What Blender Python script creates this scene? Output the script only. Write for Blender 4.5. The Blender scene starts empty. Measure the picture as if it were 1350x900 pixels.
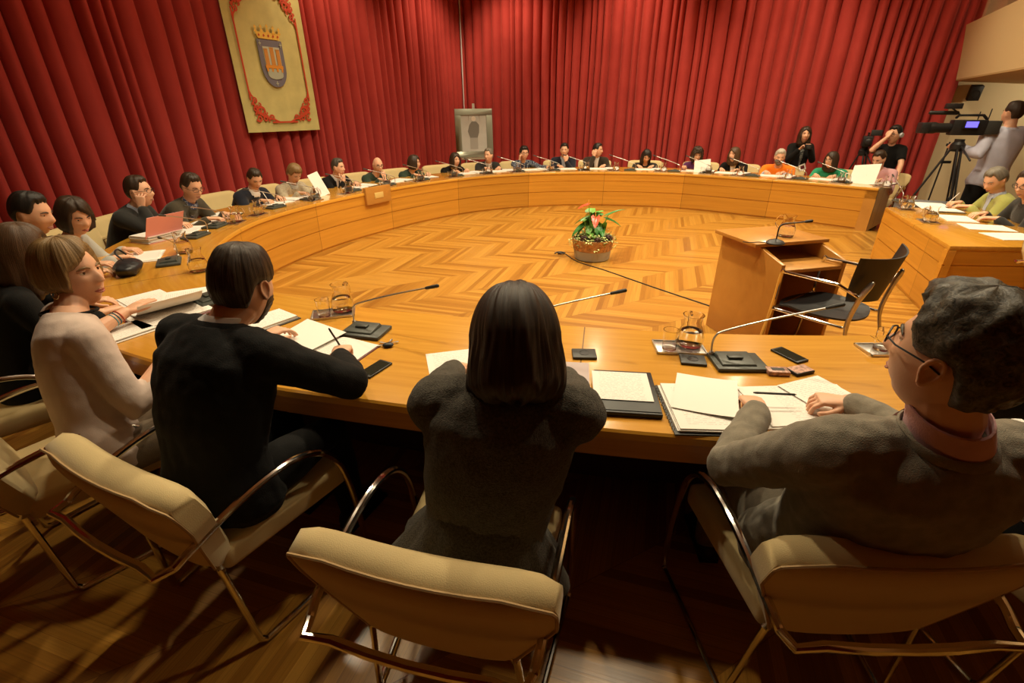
import bpy, bmesh, math, random
import numpy as np
from mathutils import Vector, Matrix
from math import sin, cos, pi, radians as RAD

random.seed(7)
SC = bpy.context.scene
COL = SC.collection

# ------------------------------------------------------------------ camera
CAM_H = 1.72
TILT = RAD(26.1)
FPX = 620.0
cam_d = bpy.data.cameras.new('camera')
cam = bpy.data.objects.new('camera', cam_d)
COL.objects.link(cam)
cam.location = (0, 0, CAM_H)
ROLL = RAD(-0.4)
cam.rotation_euler = (Matrix.Rotation(pi/2 - TILT, 3, 'X') @ Matrix.Rotation(ROLL, 3, 'Z')).to_euler()
cam_d.sensor_width = 36.0
cam_d.lens = 36.0 * FPX / 1350.0
cam_d.clip_start = 0.05
SC.camera = cam

# ------------------------------------------------------------------ colour management, world, lights
SC.view_settings.view_transform = 'Standard'
SC.view_settings.look = 'None'
SC.view_settings.gamma = 1.0
SC.view_settings.use_curve_mapping = False
SC.view_settings.exposure = 1.4
world = bpy.data.worlds.new('world')
SC.world = world
world.use_nodes = True
world.node_tree.nodes['Background'].inputs[0].default_value = (1.0, 0.72, 0.42, 1)
world.node_tree.nodes['Background'].inputs[1].default_value = 0.03

def lamp(name, kind, loc, target, energy, color, size=0.3, spot=60, blend=0.6):
    d = bpy.data.lights.new(name, kind)
    d.energy = energy
    d.color = color
    if kind == 'SPOT':
        d.spot_size = RAD(spot); d.spot_blend = blend; d.shadow_soft_size = size
    elif kind == 'AREA':
        d.shape = 'DISK'; d.size = size
    o = bpy.data.objects.new(name, d)
    COL.objects.link(o)
    o.location = loc
    o.rotation_euler = (Vector(target) - Vector(loc)).to_track_quat('-Z', 'Y').to_euler()
    return o

WARM = (1.0, 0.84, 0.56)
RC = Vector((1.40, 4.77, 0))          # centre of the ring of desks
# ceiling downlights over the ring (the ceiling itself is above the frame)
for i, (x, y, e) in enumerate([(1.7, 8.6, 110), (-0.6, 7.2, 110), (4.2, 7.6, 110), (-1.7, 5.2, 80), (4.6, 5.2, 105),
                               (0.2, 4.4, 165), (2.6, 4.5, 160), (1.3, 6.4, 130), (-2.2, 3.4, 50), (-0.7, 2.8, 60), (1.0, 2.7, 60), (2.7, 2.9, 60)]):
    lamp('ceiling_downlight', 'SPOT', (x, y, 4.35), (x, y, 0), e, WARM, size=0.09, spot=135, blend=0.8)
# wall washers for the curtains
CW = Vector((-1.2, 12.9, 0))
DL = Vector((-0.47, -0.883, 0)); DR = Vector((0.883, -0.47, 0))
NL = Vector((0.883, -0.47, 0)); NR = Vector((-0.47, -0.883, 0))   # into the room
for t, e in ((1.6, 62), (4.2, 54), (6.8, 14), (9.4, 3)):
    p = CW + DL*t + NL*1.5; q = CW + DL*t
    lamp('curtain_washer', 'SPOT', (p.x, p.y, 4.35), (q.x, q.y, 1.9), e, (1.0, 0.78, 0.50), size=0.1, spot=100, blend=0.8)
for t, e in ((1.6, 75), (4.2, 66), (6.8, 40), (9.0, 14)):
    p = CW + DR*t + NR*1.5; q = CW + DR*t
    lamp('curtain_washer', 'SPOT', (p.x, p.y, 4.35), (q.x, q.y, 1.9), e, (1.0, 0.78, 0.50), size=0.1, spot=100, blend=0.8)

# ------------------------------------------------------------------ generic helpers
def at(x, y, z):
    """Point of the place at height z seen at photo position x, y."""
    u = (x-675)/FPX; v = -(y-450)/FPX
    u, v = u*cos(ROLL) - v*sin(ROLL), v*cos(ROLL) + u*sin(ROLL)
    d = Vector((u, cos(TILT)+v*sin(TILT), -sin(TILT)+v*cos(TILT)))
    t = (z-CAM_H)/d.z
    return Vector((d.x*t, d.y*t, z))

def atr(x, y, r):
    """Point along the sight line whose plan distance from the ring centre is r (far side)."""
    u = (x-675)/FPX; v = -(y-450)/FPX
    u, v = u*cos(ROLL) - v*sin(ROLL), v*cos(ROLL) + u*sin(ROLL)
    d = Vector((u, cos(TILT)+v*sin(TILT), -sin(TILT)+v*cos(TILT)))
    # |d*t - RC| = r in plan, largest root
    a = d.x**2+d.y**2; b = -2*(d.x*RC.x+d.y*RC.y); c = RC.x**2+RC.y**2-r*r
    t = (-b+math.sqrt(max(0, b*b-4*a*c)))/(2*a)
    return Vector((d.x*t, d.y*t, CAM_H+d.z*t))

def atd(x, y, t):
    """Point along the sight line standing t metres outwards of the inner desk edge (far side)."""
    u = (x-675)/FPX; v = -(y-450)/FPX
    u, v = u*cos(ROLL) - v*sin(ROLL), v*cos(ROLL) + u*sin(ROLL)
    d = Vector((u, cos(TILT)+v*sin(TILT), -sin(TILT)+v*cos(TILT)))
    lo, hi = 1.5, 14.0
    best = None; inside = False
    k = 1.5
    while k < 14:
        p = Vector((d.x*k, d.y*k, 0))
        i = min(range(len(inner)), key=lambda i: (inner[i]-p).length)
        off = (p-inner[i]).dot(norm[i])
        if off < -0.2: inside = True
        if inside and off > t: best = k; break
        k += 0.02
    return Vector((d.x*best, d.y*best, CAM_H+d.z*best))

def new_mesh(name, V, Fc, UV=None):
    me = bpy.data.meshes.new(name)
    me.from_pydata([tuple(map(float, v)) for v in V], [], Fc)
    if UV is not None:
        uvl = me.uv_layers.new(name='UVMap')
        for lp in me.loops:
            uvl.data[lp.index].uv = UV[lp.vertex_index]
    return me

def smooth(me, on=True):
    me.polygons.foreach_set('use_smooth', [on]*len(me.polygons))
    me.update()

def smooth_angle(me, ang=40):
    smooth(me, True)
    try:
        me.set_sharp_from_angle(angle=RAD(ang))
    except Exception:
        pass

def link(name, me, mat=None, parent=None, loc=None, rz=None):
    o = bpy.data.objects.new(name, me)
    COL.objects.link(o)
    if mat is not None:
        if me.materials: me.materials[0] = mat
        else: me.materials.append(mat)
    if parent is not None: o.parent = parent
    if loc is not None: o.location = loc
    if rz is not None: o.rotation_euler = (0, 0, rz)
    return o

def tag(o, label=None, cat=None, group=None, kind=None):
    if label: o['label'] = label
    if cat: o['category'] = cat
    if group: o['group'] = group
    if kind: o['kind'] = kind
    return o

def thing(name, label, cat, loc=(0, 0, 0), rz=0, group=None):
    o = bpy.data.objects.new(name, None)
    COL.objects.link(o)
    o.location = loc; o.rotation_euler = (0, 0, rz); o.empty_display_size = 0.1
    return tag(o, label, cat, group)

def copy_tree(o, parent=None):
    kids = [c for c in SC.objects if c.parent == o]
    c = o.copy(); COL.objects.link(c)
    if parent is not None: c.parent = parent
    for k in kids: copy_tree(k, c)
    return c

def place(proto, loc, rz, label, group=None, rot=None, scale=None):
    if proto.get('_used'):
        o = copy_tree(proto)
    else:
        o = proto; proto['_used'] = 1
    o.location = loc; o.rotation_euler = (0, 0, rz) if rot is None else rot
    if scale: o.scale = (scale,)*3
    o['label'] = label
    if group: o['group'] = group
    elif 'group' in o: del o['group']
    return o

class MB:
    """Collects primitive solids into one mesh."""
    def __init__(s): s.V = []; s.F = []; s.U = []
    def add(s, V, Fc, U=None):
        n = len(s.V)
        s.V += [Vector(v) for v in V]
        s.F += [tuple(i+n for i in f) for f in Fc]
        s.U += list(U) if U is not None else [(0, 0)]*len(V)
        return s
    def box(s, c, size, rot=None):
        hx, hy, hz = size[0]/2, size[1]/2, size[2]/2
        V = [Vector((x, y, z)) for x in (-hx, hx) for y in (-hy, hy) for z in (-hz, hz)]
        if rot is not None:
            R = rot if isinstance(rot, Matrix) else Matrix.Rotation(rot, 3, 'Z')
            V = [R @ v for v in V]
        V = [v+Vector(c) for v in V]
        return s.add(V, [(0, 1, 3, 2), (4, 6, 7, 5), (0, 4, 5, 1), (2, 3, 7, 6), (0, 2, 6, 4), (1, 5, 7, 3)])
    def loft(s, rings, cap=True, closed_v=False):
        """rings: list of equal-length closed loops of points."""
        n = len(rings[0]); V = [p for r in rings for p in r]; Fc = []
        m = len(rings)
        for i in range(m-1 if not closed_v else m):
            for j in range(n):
                a = i*n+j; b = i*n+(j+1) % n; c = ((i+1) % m)*n+(j+1) % n; d = ((i+1) % m)*n+j
                Fc.append((a, b, c, d))
        if cap and not closed_v:
            Fc.append(tuple(reversed(range(n))))
            Fc.append(tuple(range((m-1)*n, m*n)))
        return s.add(V, Fc)
    def tube(s, pts, rad, seg=10, ends=True, oval=1.0):
        pts = [Vector(p) for p in pts]
        if not hasattr(rad, '__len__'): rad = [rad]*len(pts)
        rings = []
        T0 = None; N = None
        for i, p in enumerate(pts):
            if i == 0: T = (pts[1]-p)
            elif i == len(pts)-1: T = p-pts[i-1]
            else: T = (pts[i+1]-p).normalized()+(p-pts[i-1]).normalized()
            T = T.normalized() if T.length > 1e-9 else Vector((0, 0, 1))
            if N is None:
                N = T.orthogonal().normalized() if abs(T.z) > .9 else Vector((0, 0, 1)).cross(T).normalized()
            else:
                N = (N - T*N.dot(T)); N = N.normalized() if N.length > 1e-6 else T.orthogonal().normalized()
            B = T.cross(N)
            rings.append((p, T, N, B, rad[i]))
        out = []
        def ring(p, N, B, r): return [p+N*(cos(2*pi*k/seg)*r)+B*(sin(2*pi*k/seg)*r*oval) for k in range(seg)]
        if ends:
            p, T, N, B, r = rings[0]
            for a in (80, 50, 25): out.append(ring(p-T*(r*sin(RAD(a))), N, B, r*cos(RAD(a))))
        for p, T, N, B, r in rings: out.append(ring(p, N, B, r))
        if ends:
            p, T, N, B, r = rings[-1]
            for a in (25, 50, 80): out.append(ring(p+T*(r*sin(RAD(a))), N, B, r*cos(RAD(a))))
        return s.loft(out)
    def ell(s, c, r, M=None, seg=16, rows=10):
        c = Vector(c); V = []; Fc = []
        for i in range(rows+1):
            a = pi*i/rows
            for j in range(seg):
                b = 2*pi*j/seg
                v = Vector((sin(a)*cos(b)*r[0], sin(a)*sin(b)*r[1], cos(a)*r[2]))
                if M is not None: v = M @ v
                V.append(c+v)
        for i in range(rows):
            for j in range(seg):
                Fc.append((i*seg+j, (i+1)*seg+j, (i+1)*seg+(j+1) % seg, i*seg+(j+1) % seg))
        return s.add(V, Fc)
    def lathe(s, prof, c=(0, 0, 0), seg=24, close=False):
        c = Vector(c)
        rings = [[c+Vector((r*cos(2*pi*k/seg), r*sin(2*pi*k/seg), z)) for k in range(seg)] for r, z in prof]
        return s.loft(rings, cap=not close, closed_v=close)
    def prism(s, poly, z0, z1):
        n = len(poly)
        V = [Vector((x, y, z0)) for x, y in poly]+[Vector((x, y, z1)) for x, y in poly]
        Fc = [tuple(reversed(range(n))), tuple(range(n, 2*n))]+[(i, (i+1) % n, n+(i+1) % n, n+i) for i in range(n)]
        return s.add(V, Fc)
    def xf(s, M):
        s.V = [M @ v for v in s.V]; return s
    def mesh(s, name='mesh', sm=True, ang=None, uv=False):
        me = new_mesh(name, s.V, s.F, s.U if uv else None)
        bm = bmesh.new(); bm.from_mesh(me)
        bmesh.ops.remove_doubles(bm, verts=bm.verts, dist=1e-6)
        bmesh.ops.recalc_face_normals(bm, faces=bm.faces)
        bm.to_mesh(me); bm.free()
        if ang: smooth_angle(me, ang)
        else: smooth(me, sm)
        return me
    def obj(s, name, mat, parent=None, ang=35, uv=False, bevel=0, seg=2, sub=0):
        me = s.mesh(name, ang=ang, uv=uv)
        o = link(name, me, mat, parent)
        if bevel:
            m = o.modifiers.new('bevel', 'BEVEL'); m.width = bevel; m.segments = seg; m.limit_method = 'ANGLE'; m.angle_limit = RAD(35)
            bake(o)
            smooth_angle(o.data, ang)
        if sub:
            m = o.modifiers.new('sub', 'SUBSURF'); m.levels = sub; m.render_levels = sub
            bake(o); smooth(o.data)
        return o

def bake(o):
    dg = bpy.context.evaluated_depsgraph_get()
    dg.update()
    me = bpy.data.meshes.new_from_object(o.evaluated_get(dg))
    o.modifiers.clear()
    mats = list(o.data.materials)
    o.data = me
    me.materials.clear()
    for m in mats: me.materials.append(m)

def voxel(mb, size, sm=4, name='vox', disp=0, dscale=0.1, factor=0.5):
    me = new_mesh(name, mb.V, mb.F)
    o = bpy.data.objects.new(name, me); COL.objects.link(o)
    m = o.modifiers.new('r', 'REMESH'); m.mode = 'VOXEL'; m.voxel_size = size; m.use_smooth_shade = True
    if sm:
        k = o.modifiers.new('s', 'SMOOTH'); k.iterations = sm; k.factor = factor
    if disp:
        t = bpy.data.textures.new('cloth', 'CLOUDS'); t.noise_scale = dscale; t.noise_depth = 1
        d = o.modifiers.new('d', 'DISPLACE'); d.texture = t; d.strength = disp; d.mid_level = 0.5; d.texture_coords = 'LOCAL'
    dg = bpy.context.evaluated_depsgraph_get(); dg.update()
    out = bpy.data.meshes.new_from_object(o.evaluated_get(dg))
    out.name = name
    bpy.data.objects.remove(o); bpy.data.meshes.remove(me)
    smooth(out)
    return out

def join_mesh(a, b):
    """Append the raw geometry of MB b to mesh a."""
    bm = bmesh.new(); bm.from_mesh(a)
    vs = [bm.verts.new(v) for v in b.V]
    for f in b.F:
        try: bm.faces.new([vs[i] for i in f])
        except ValueError: pass
    for f in bm.faces: f.smooth = True
    bm.to_mesh(a); bm.free()
    return a

# ------------------------------------------------------------------ materials
MATS = {}
def mat(name, color, rough=0.6, metal=0.0, spec=0.5, coat=0.0, sss=0.0, bump=0, bscale=80, vary=0, vscale=6, sheen=0, trans=0, ior=1.45, emit=None, aniso=None):
    if name in MATS: return MATS[name]
    m = bpy.data.materials.new(name); m.use_nodes = True
    nt = m.node_tree; N = nt.nodes; L = nt.links
    b = N['Principled BSDF']
    b.inputs['Base Color'].default_value = (*color, 1)
    b.inputs['Roughness'].default_value = rough
    b.inputs['Metallic'].default_value = metal
    b.inputs['Specular IOR Level'].default_value = spec
    b.inputs['Coat Weight'].default_value = coat
    b.inputs['IOR'].default_value = ior
    b.inputs['Transmission Weight'].default_value = trans
    if sss:
        b.inputs['Subsurface Weight'].default_value = sss
        b.inputs['Subsurface Radius'].default_value = (0.6, 0.25, 0.15)
        b.inputs['Subsurface Scale'].default_value = 0.012
    if sheen:
        b.inputs['Sheen Weight'].default_value = sheen; b.inputs['Sheen Roughness'].default_value = 0.5
    if emit:
        b.inputs['Emission Color'].default_value = (*emit[0], 1); b.inputs['Emission Strength'].default_value = emit[1]
    tc = N.new('ShaderNodeTexCoord')
    if vary:
        n = N.new('ShaderNodeTexNoise'); n.inputs['Scale'].default_value = vscale; n.inputs['Detail'].default_value = 4
        L.new(tc.outputs['Object'], n.inputs['Vector'])
        r = N.new('ShaderNodeValToRGB')
        r.color_ramp.elements[0].position = 0.3; r.color_ramp.elements[1].position = 0.7
        r.color_ramp.elements[0].color = (*[c*(1-vary) for c in color], 1)
        r.color_ramp.elements[1].color = (*[min(1, c*(1+vary)) for c in color], 1)
        L.new(n.outputs['Fac'], r.inputs['Fac']); L.new(r.outputs['Color'], b.inputs['Base Color'])
    if bump:
        n = N.new('ShaderNodeTexNoise'); n.inputs['Scale'].default_value = bscale; n.inputs['Detail'].default_value = 3
        L.new(tc.outputs['Object'], n.inputs['Vector'])
        bp = N.new('ShaderNodeBump'); bp.inputs['Strength'].default_value = bump; bp.inputs['Distance'].default_value = 0.01
        L.new(n.outputs['Fac'], bp.inputs['Height']); L.new(bp.outputs['Normal'], b.inputs['Normal'])
    MATS[name] = m
    return m

def wood(name, c1, c2, rough=0.25, coat=0.4, su=1.5, sv=40, seam=0, uv=True, bump=0.05):
    m = bpy.data.materials.new(name); m.use_nodes = True
    nt = m.node_tree; N = nt.nodes; L = nt.links; b = N['Principled BSDF']
    tc = N.new('ShaderNodeTexCoord'); mp = N.new('ShaderNodeMapping')
    mp.inputs['Scale'].default_value = (su, sv, sv if not uv else 1)
    L.new(tc.outputs['UV' if uv else 'Object'], mp.inputs['Vector'])
    n = N.new('ShaderNodeTexNoise'); n.inputs['Scale'].default_value = 1.0; n.inputs['Detail'].default_value = 5; n.inputs['Roughness'].default_value = 0.6
    n.inputs['Distortion'].default_value = 0.4
    L.new(mp.outputs['Vector'], n.inputs['Vector'])
    r = N.new('ShaderNodeValToRGB')
    r.color_ramp.elements[0].position = 0.3; r.color_ramp.elements[1].position = 0.75
    r.color_ramp.elements[0].color = (*c1, 1); r.color_ramp.elements[1].color = (*c2, 1)
    L.new(n.outputs['Fac'], r.inputs['Fac'])
    col = r.outputs['Color']
    if seam:
        sx = N.new('ShaderNodeSeparateXYZ'); L.new(tc.outputs['UV'], sx.inputs[0])
        d = N.new('ShaderNodeMath'); d.operation = 'DIVIDE'; d.inputs[1].default_value = seam; L.new(sx.outputs['X'], d.inputs[0])
        fl = N.new('ShaderNodeMath'); fl.operation = 'FLOOR'; L.new(d.outputs[0], fl.inputs[0])
        wn = N.new('ShaderNodeTexWhiteNoise'); wn.noise_dimensions = '1D'; L.new(fl.outputs[0], wn.inputs['W'])
        hs = N.new('ShaderNodeHueSaturation'); L.new(col, hs.inputs['Color'])
        mr = N.new('ShaderNodeMapRange'); mr.inputs['To Min'].default_value = 0.88; mr.inputs['To Max'].default_value = 1.1
        L.new(wn.outputs['Value'], mr.inputs['Value']); L.new(mr.outputs[0], hs.inputs['Value'])
        fr = N.new('ShaderNodeMath'); fr.operation = 'FRACT'; L.new(d.outputs[0], fr.inputs[0])
        lt = N.new('ShaderNodeMath'); lt.operation = 'LESS_THAN'; lt.inputs[1].default_value = 0.006/seam; L.new(fr.outputs[0], lt.inputs[0])
        mx = N.new('ShaderNodeMix'); mx.data_type = 'RGBA'
        L.new(lt.outputs[0], mx.inputs['Factor']); L.new(hs.outputs['Color'], mx.inputs[6]); mx.inputs[7].default_value = (*[c*.35 for c in c1], 1)
        col = mx.outputs[2]
    L.new(col, b.inputs['Base Color'])
    b.inputs['Roughness'].default_value = rough; b.inputs['Coat Weight'].default_value = coat; b.inputs['Coat Roughness'].default_value = 0.12
    if bump:
        bp = N.new('ShaderNodeBump'); bp.inputs['Strength'].default_value = bump; bp.inputs['Distance'].default_value = 0.003
        L.new(n.outputs['Fac'], bp.inputs['Height']); L.new(bp.outputs['Normal'], b.inputs['Normal'])
    return m

M_TOP = wood('honey_wood_top', (0.50, 0.225, 0.024), (0.64, 0.32, 0.042), rough=0.22, coat=0.5, su=1.6, sv=34, seam=1.35)
M_PANEL = wood('honey_wood_panel', (0.47, 0.20, 0.020), (0.60, 0.275, 0.032), rough=0.28, coat=0.3, su=0.9, sv=26, seam=1.35)
M_APRON = wood('edge_wood', (0.36, 0.13, 0.025), (0.45, 0.18, 0.035), rough=0.3, coat=0.3, su=1.5, sv=40)
M_LECT = wood('lectern_wood', (0.40, 0.17, 0.028), (0.54, 0.26, 0.05), rough=0.35, coat=0.2, su=3, sv=3, uv=False)
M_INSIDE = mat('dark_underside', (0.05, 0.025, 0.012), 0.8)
M_CREAM = mat('cream_upholstery', (0.62, 0.47, 0.22), 0.75, bump=0.12, bscale=350, sheen=0.2, vary=0.04, vscale=5)
M_PIPE = mat('piping_cord', (0.42, 0.27, 0.12), 0.7)
M_CHROME = mat('chrome', (0.75, 0.72, 0.68), 0.13, metal=1)
M_TRAY = mat('steel_tray', (0.72, 0.7, 0.66), 0.28, metal=1)
M_BRUSH = mat('brushed_steel', (0.55, 0.53, 0.5), 0.35, metal=1)
M_BLACK = mat('black_plastic', (0.012, 0.012, 0.013), 0.45)
M_DGREY = mat('dark_grey_plastic', (0.035, 0.036, 0.034), 0.5)
M_MIC = mat('microphone_plastic', (0.055, 0.06, 0.05), 0.42)
M_PAPER = mat('white_paper', (0.80, 0.76, 0.70), 0.85)
M_BURG = mat('burgundy_cover', (0.12, 0.015, 0.02), 0.5)
M_PINK = mat('pink_card', (0.85, 0.38, 0.36), 0.8)
M_TAN = mat('tan_leather', (0.45, 0.26, 0.09), 0.55)
M_BRASS = mat('brass', (0.80, 0.62, 0.22), 0.5, metal=.5)
M_GLASS = mat('clear_glass', (1, 1, 1), 0.02, trans=1.0, ior=1.45)
M_WATER = mat('water', (0.95, 0.97, 1.0), 0.02, trans=1.0, ior=1.33)
M_SKIN = mat('skin', (0.72, 0.40, 0.25), 0.5, sss=0.15, bump=0.03, bscale=200, vary=0.06, vscale=14)
M_SKIN2 = mat('tanned_skin', (0.58, 0.29, 0.17), 0.5, sss=0.15, bump=0.03, bscale=200, vary=0.06, vscale=14)
M_LIP = mat('lips', (0.50, 0.16, 0.12), 0.45)
M_WHITE = mat('eye_white', (0.8, 0.76, 0.7), 0.25)
M_IRIS = mat('iris', (0.06, 0.03, 0.015), 0.2)

def printed_paper():
    m = bpy.data.materials.new('printed_paper'); m.use_nodes = True
    nt = m.node_tree; N = nt.nodes; L = nt.links; b = N['Principled BSDF']
    tc = N.new('ShaderNodeTexCoord'); sx = N.new('ShaderNodeSeparateXYZ'); L.new(tc.outputs['Object'], sx.inputs[0])
    w = N.new('ShaderNodeMath'); w.operation = 'MULTIPLY'; w.inputs[1].default_value = 95; L.new(sx.outputs['Y'], w.inputs[0])
    f = N.new('ShaderNodeMath'); f.operation = 'FRACT'; L.new(w.outputs[0], f.inputs[0])
    lt = N.new('ShaderNodeMath'); lt.operation = 'LESS_THAN'; lt.inputs[1].default_value = 0.35; L.new(f.outputs[0], lt.inputs[0])
    ax = N.new('ShaderNodeMath'); ax.operation = 'ABSOLUTE'; L.new(sx.outputs['X'], ax.inputs[0])
    ay = N.new('ShaderNodeMath'); ay.operation = 'ABSOLUTE'; L.new(sx.outputs['Y'], ay.inputs[0])
    a1 = N.new('ShaderNodeMath'); a1.operation = 'LESS_THAN'; a1.inputs[1].default_value = 0.083; L.new(ax.outputs[0], a1.inputs[0])
    a2 = N.new('ShaderNodeMath'); a2.operation = 'LESS_THAN'; a2.inputs[1].default_value = 0.12; L.new(ay.outputs[0], a2.inputs[0])
    m1 = N.new('ShaderNodeMath'); m1.operation = 'MULTIPLY'; L.new(a1.outputs[0], m1.inputs[0]); L.new(a2.outputs[0], m1.inputs[1])
    m2 = N.new('ShaderNodeMath'); m2.operation = 'MULTIPLY'; L.new(m1.outputs[0], m2.inputs[0]); L.new(lt.outputs[0], m2.inputs[1])
    ns = N.new('ShaderNodeTexNoise'); ns.inputs['Scale'].default_value = 130; L.new(tc.outputs['Object'], ns.inputs['Vector'])
    g = N.new('ShaderNodeMath'); g.operation = 'GREATER_THAN'; g.inputs[1].default_value = 0.47; L.new(ns.outputs['Fac'], g.inputs[0])
    m3 = N.new('ShaderNodeMath'); m3.operation = 'MULTIPLY'; L.new(m2.outputs[0], m3.inputs[0]); L.new(g.outputs[0], m3.inputs[1])
    m4 = N.new('ShaderNodeMath'); m4.operation = 'MULTIPLY'; m4.inputs[1].default_value = 0.35; L.new(m3.outputs[0], m4.inputs[0])
    mx = N.new('ShaderNodeMix'); mx.data_type = 'RGBA'; L.new(m4.outputs[0], mx.inputs['Factor'])
    mx.inputs[6].default_value = (0.80, 0.76, 0.70, 1); mx.inputs[7].default_value = (0.2, 0.18, 0.18, 1)
    L.new(mx.outputs[2], b.inputs['Base Color']); b.inputs['Roughness'].default_value = 0.85
    return m
M_PRINT = printed_paper()

# ------------------------------------------------------------------ room shell
def struct(name, mb, m, uv=False, ang=35):
    o = mb.obj(name, m, ang=ang, uv=uv); o['kind'] = 'structure'; return o

def parquet():
    m = bpy.data.materials.new('chevron_parquet'); m.use_nodes = True
    nt = m.node_tree; N = nt.nodes; L = nt.links; b = N['Principled BSDF']
    def math(op, a, bb=None):
        n = N.new('ShaderNodeMath'); n.operation = op
        for i, v in enumerate((a, bb)):
            if v is None: continue
            if isinstance(v, (int, float)): n.inputs[i].default_value = v
            else: L.new(v, n.inputs[i])
        return n.outputs[0]
    tc = N.new('ShaderNodeTexCoord'); mp = N.new('ShaderNodeMapping'); L.new(tc.outputs['Object'], mp.inputs['Vector'])
    mp.inputs['Rotation'].default_value = (0, 0, RAD(62))
    sx = N.new('ShaderNodeSeparateXYZ'); L.new(mp.outputs['Vector'], sx.inputs[0])
    CWd, PW = 0.50, 0.062
    xs = math('DIVIDE', sx.outputs['X'], CWd)
    col = math('FLOOR', xs); fx = math('FRACT', xs)
    odd = math('MODULO', math('ABSOLUTE', col), 2.0)
    # slope alternates by column
    sgn = math('SUBTRACT', math('MULTIPLY', odd, 2.0), 1.0)
    off = math('MULTIPLY', math('MULTIPLY', math('SUBTRACT', fx, 0.5), sgn), CWd*1.0)
    s = math('DIVIDE', math('ADD', sx.outputs['Y'], off), PW)
    pid = math('FLOOR', s); fs = math('FRACT', s)
    cv = N.new('ShaderNodeCombineXYZ'); L.new(col, cv.inputs[0]); L.new(pid, cv.inputs[1])
    wn = N.new('ShaderNodeTexWhiteNoise'); L.new(cv.outputs[0], wn.inputs['Vector'])
    r = N.new('ShaderNodeValToRGB'); cr = r.color_ramp
    cr.elements[0].color = (0.27, 0.112, 0.015, 1); cr.elements[1].color = (0.50, 0.25, 0.042, 1); cr.elements[1].position = 1
    e = cr.elements.new(0.45); e.color = (0.42, 0.195, 0.028, 1)
    L.new(wn.outputs['Value'], r.inputs['Fac'])
    cv2 = N.new('ShaderNodeCombineXYZ'); L.new(math('MULTIPLY', fx, 1.5), cv2.inputs[0]); L.new(math('MULTIPLY', s, 6.0), cv2.inputs[1]); L.new(col, cv2.inputs[2])
    ns = N.new('ShaderNodeTexNoise'); ns.inputs['Scale'].default_value = 1.0; ns.inputs['Detail'].default_value = 4; L.new(cv2.outputs[0], ns.inputs['Vector'])
    hs = N.new('ShaderNodeHueSaturation'); L.new(r.outputs['Color'], hs.inputs['Color'])
    mr = N.new('ShaderNodeMapRange'); mr.inputs['To Min'].default_value = 0.6; mr.inputs['To Max'].default_value = 1.3
    L.new(ns.outputs['Fac'], mr.inputs['Value']); L.new(mr.outputs[0], hs.inputs['Value'])
    e1 = math('LESS_THAN', fs, 0.035); e2 = math('LESS_THAN', fx, 0.007)
    ed = math('MULTIPLY', math('MAXIMUM', e1, e2), 0.65)
    mx = N.new('ShaderNodeMix'); mx.data_type = 'RGBA'; L.new(ed, mx.inputs['Factor'])
    L.new(hs.outputs['Color'], mx.inputs[6]); mx.inputs[7].default_value = (0.14, 0.05, 0.01, 1)
    L.new(mx.outputs[2], b.inputs['Base Color'])
    b.inputs['Roughness'].default_value = 0.28; b.inputs['Coat Weight'].default_value = 0.25; b.inputs['Coat Roughness'].default_value = 0.2
    bp = N.new('ShaderNodeBump'); bp.inputs['Strength'].default_value = 0.12; bp.inputs['Distance'].default_value = 0.002
    L.new(ns.outputs['Fac'], bp.inputs['Height']); L.new(bp.outputs['Normal'], b.inputs['Normal'])
    return m
M_FLOOR = parquet()
M_WALL = mat('cream_wall_paint', (0.66, 0.55, 0.34), 0.8, bump=0.03, bscale=60)
M_CEIL = mat('ceiling_boards', (0.30, 0.19, 0.10), 0.8)

struct('floor', MB().box((1.5, 5.0, -0.05), (26, 24, 0.1)), M_FLOOR)

ZI = 0.16        # the raised floor inside the ring
ZT = 0.75        # desk top
K = 0.776
# inner edge of the ring, from the far right end counter-clockwise to the near right end
ctrl = [(6.45,8.55),(5.72,9.33),(4.95,9.92),(3.75,10.85),(2.33,11.22),(1.14,11.28),(0.1,11.02),(-.87,10.5),(-1.7,9.65),(-2.27,8.85),(-2.85,7.8),(-3.2,6.75),(-3.3,5.95),(-3.2,5.2),(-2.98,4.6),
        (-2.72,4.15),(-2.32,3.72),(-1.8,3.4),(-1.09,3.12),(-.6,2.99),(.35,2.77),(.88,2.68),(1.39,2.62),(2.2,2.59),(3.0,2.64),(3.9,2.8),(4.9,3.15)]
ctrl = [Vector((x*K, y*K, 0)) for x, y in ctrl]
def catmull(P, n=6):
    out = []
    Q = [P[0]*2-P[1]]+P+[P[-1]*2-P[-2]]
    for i in range(1, len(Q)-2):
        for k in range(n):
            t = k/n
            a, b, c, d = Q[i-1], Q[i], Q[i+1], Q[i+2]
            out.append(0.5*((2*b)+(c-a)*t+(2*a-5*b+4*c-d)*t*t+(3*b-a-3*c+d)*t**3))
    out.append(P[-1])
    return out
inner = catmull(ctrl, 6)
# light smoothing
for _ in range(6):
    inner = [inner[0]]+[(inner[i-1]+inner[i]*2+inner[i+1])/4 for i in range(1, len(inner)-1)]+[inner[-1]]
norm = []
for i in range(len(inner)):
    a = inner[max(0, i-1)]; b = inner[min(len(inner)-1, i+1)]
    t = (b-a).normalized()
    norm.append(Vector((t.y, -t.x, 0)))
# outward normals: make sure they point away from centre
if (inner[30]-RC).dot(norm[30]) < 0: norm = [-n for n in norm]
arc = [0.0]
for i in range(1, len(inner)): arc.append(arc[-1]+(inner[i]-inner[i-1]).length)

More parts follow.
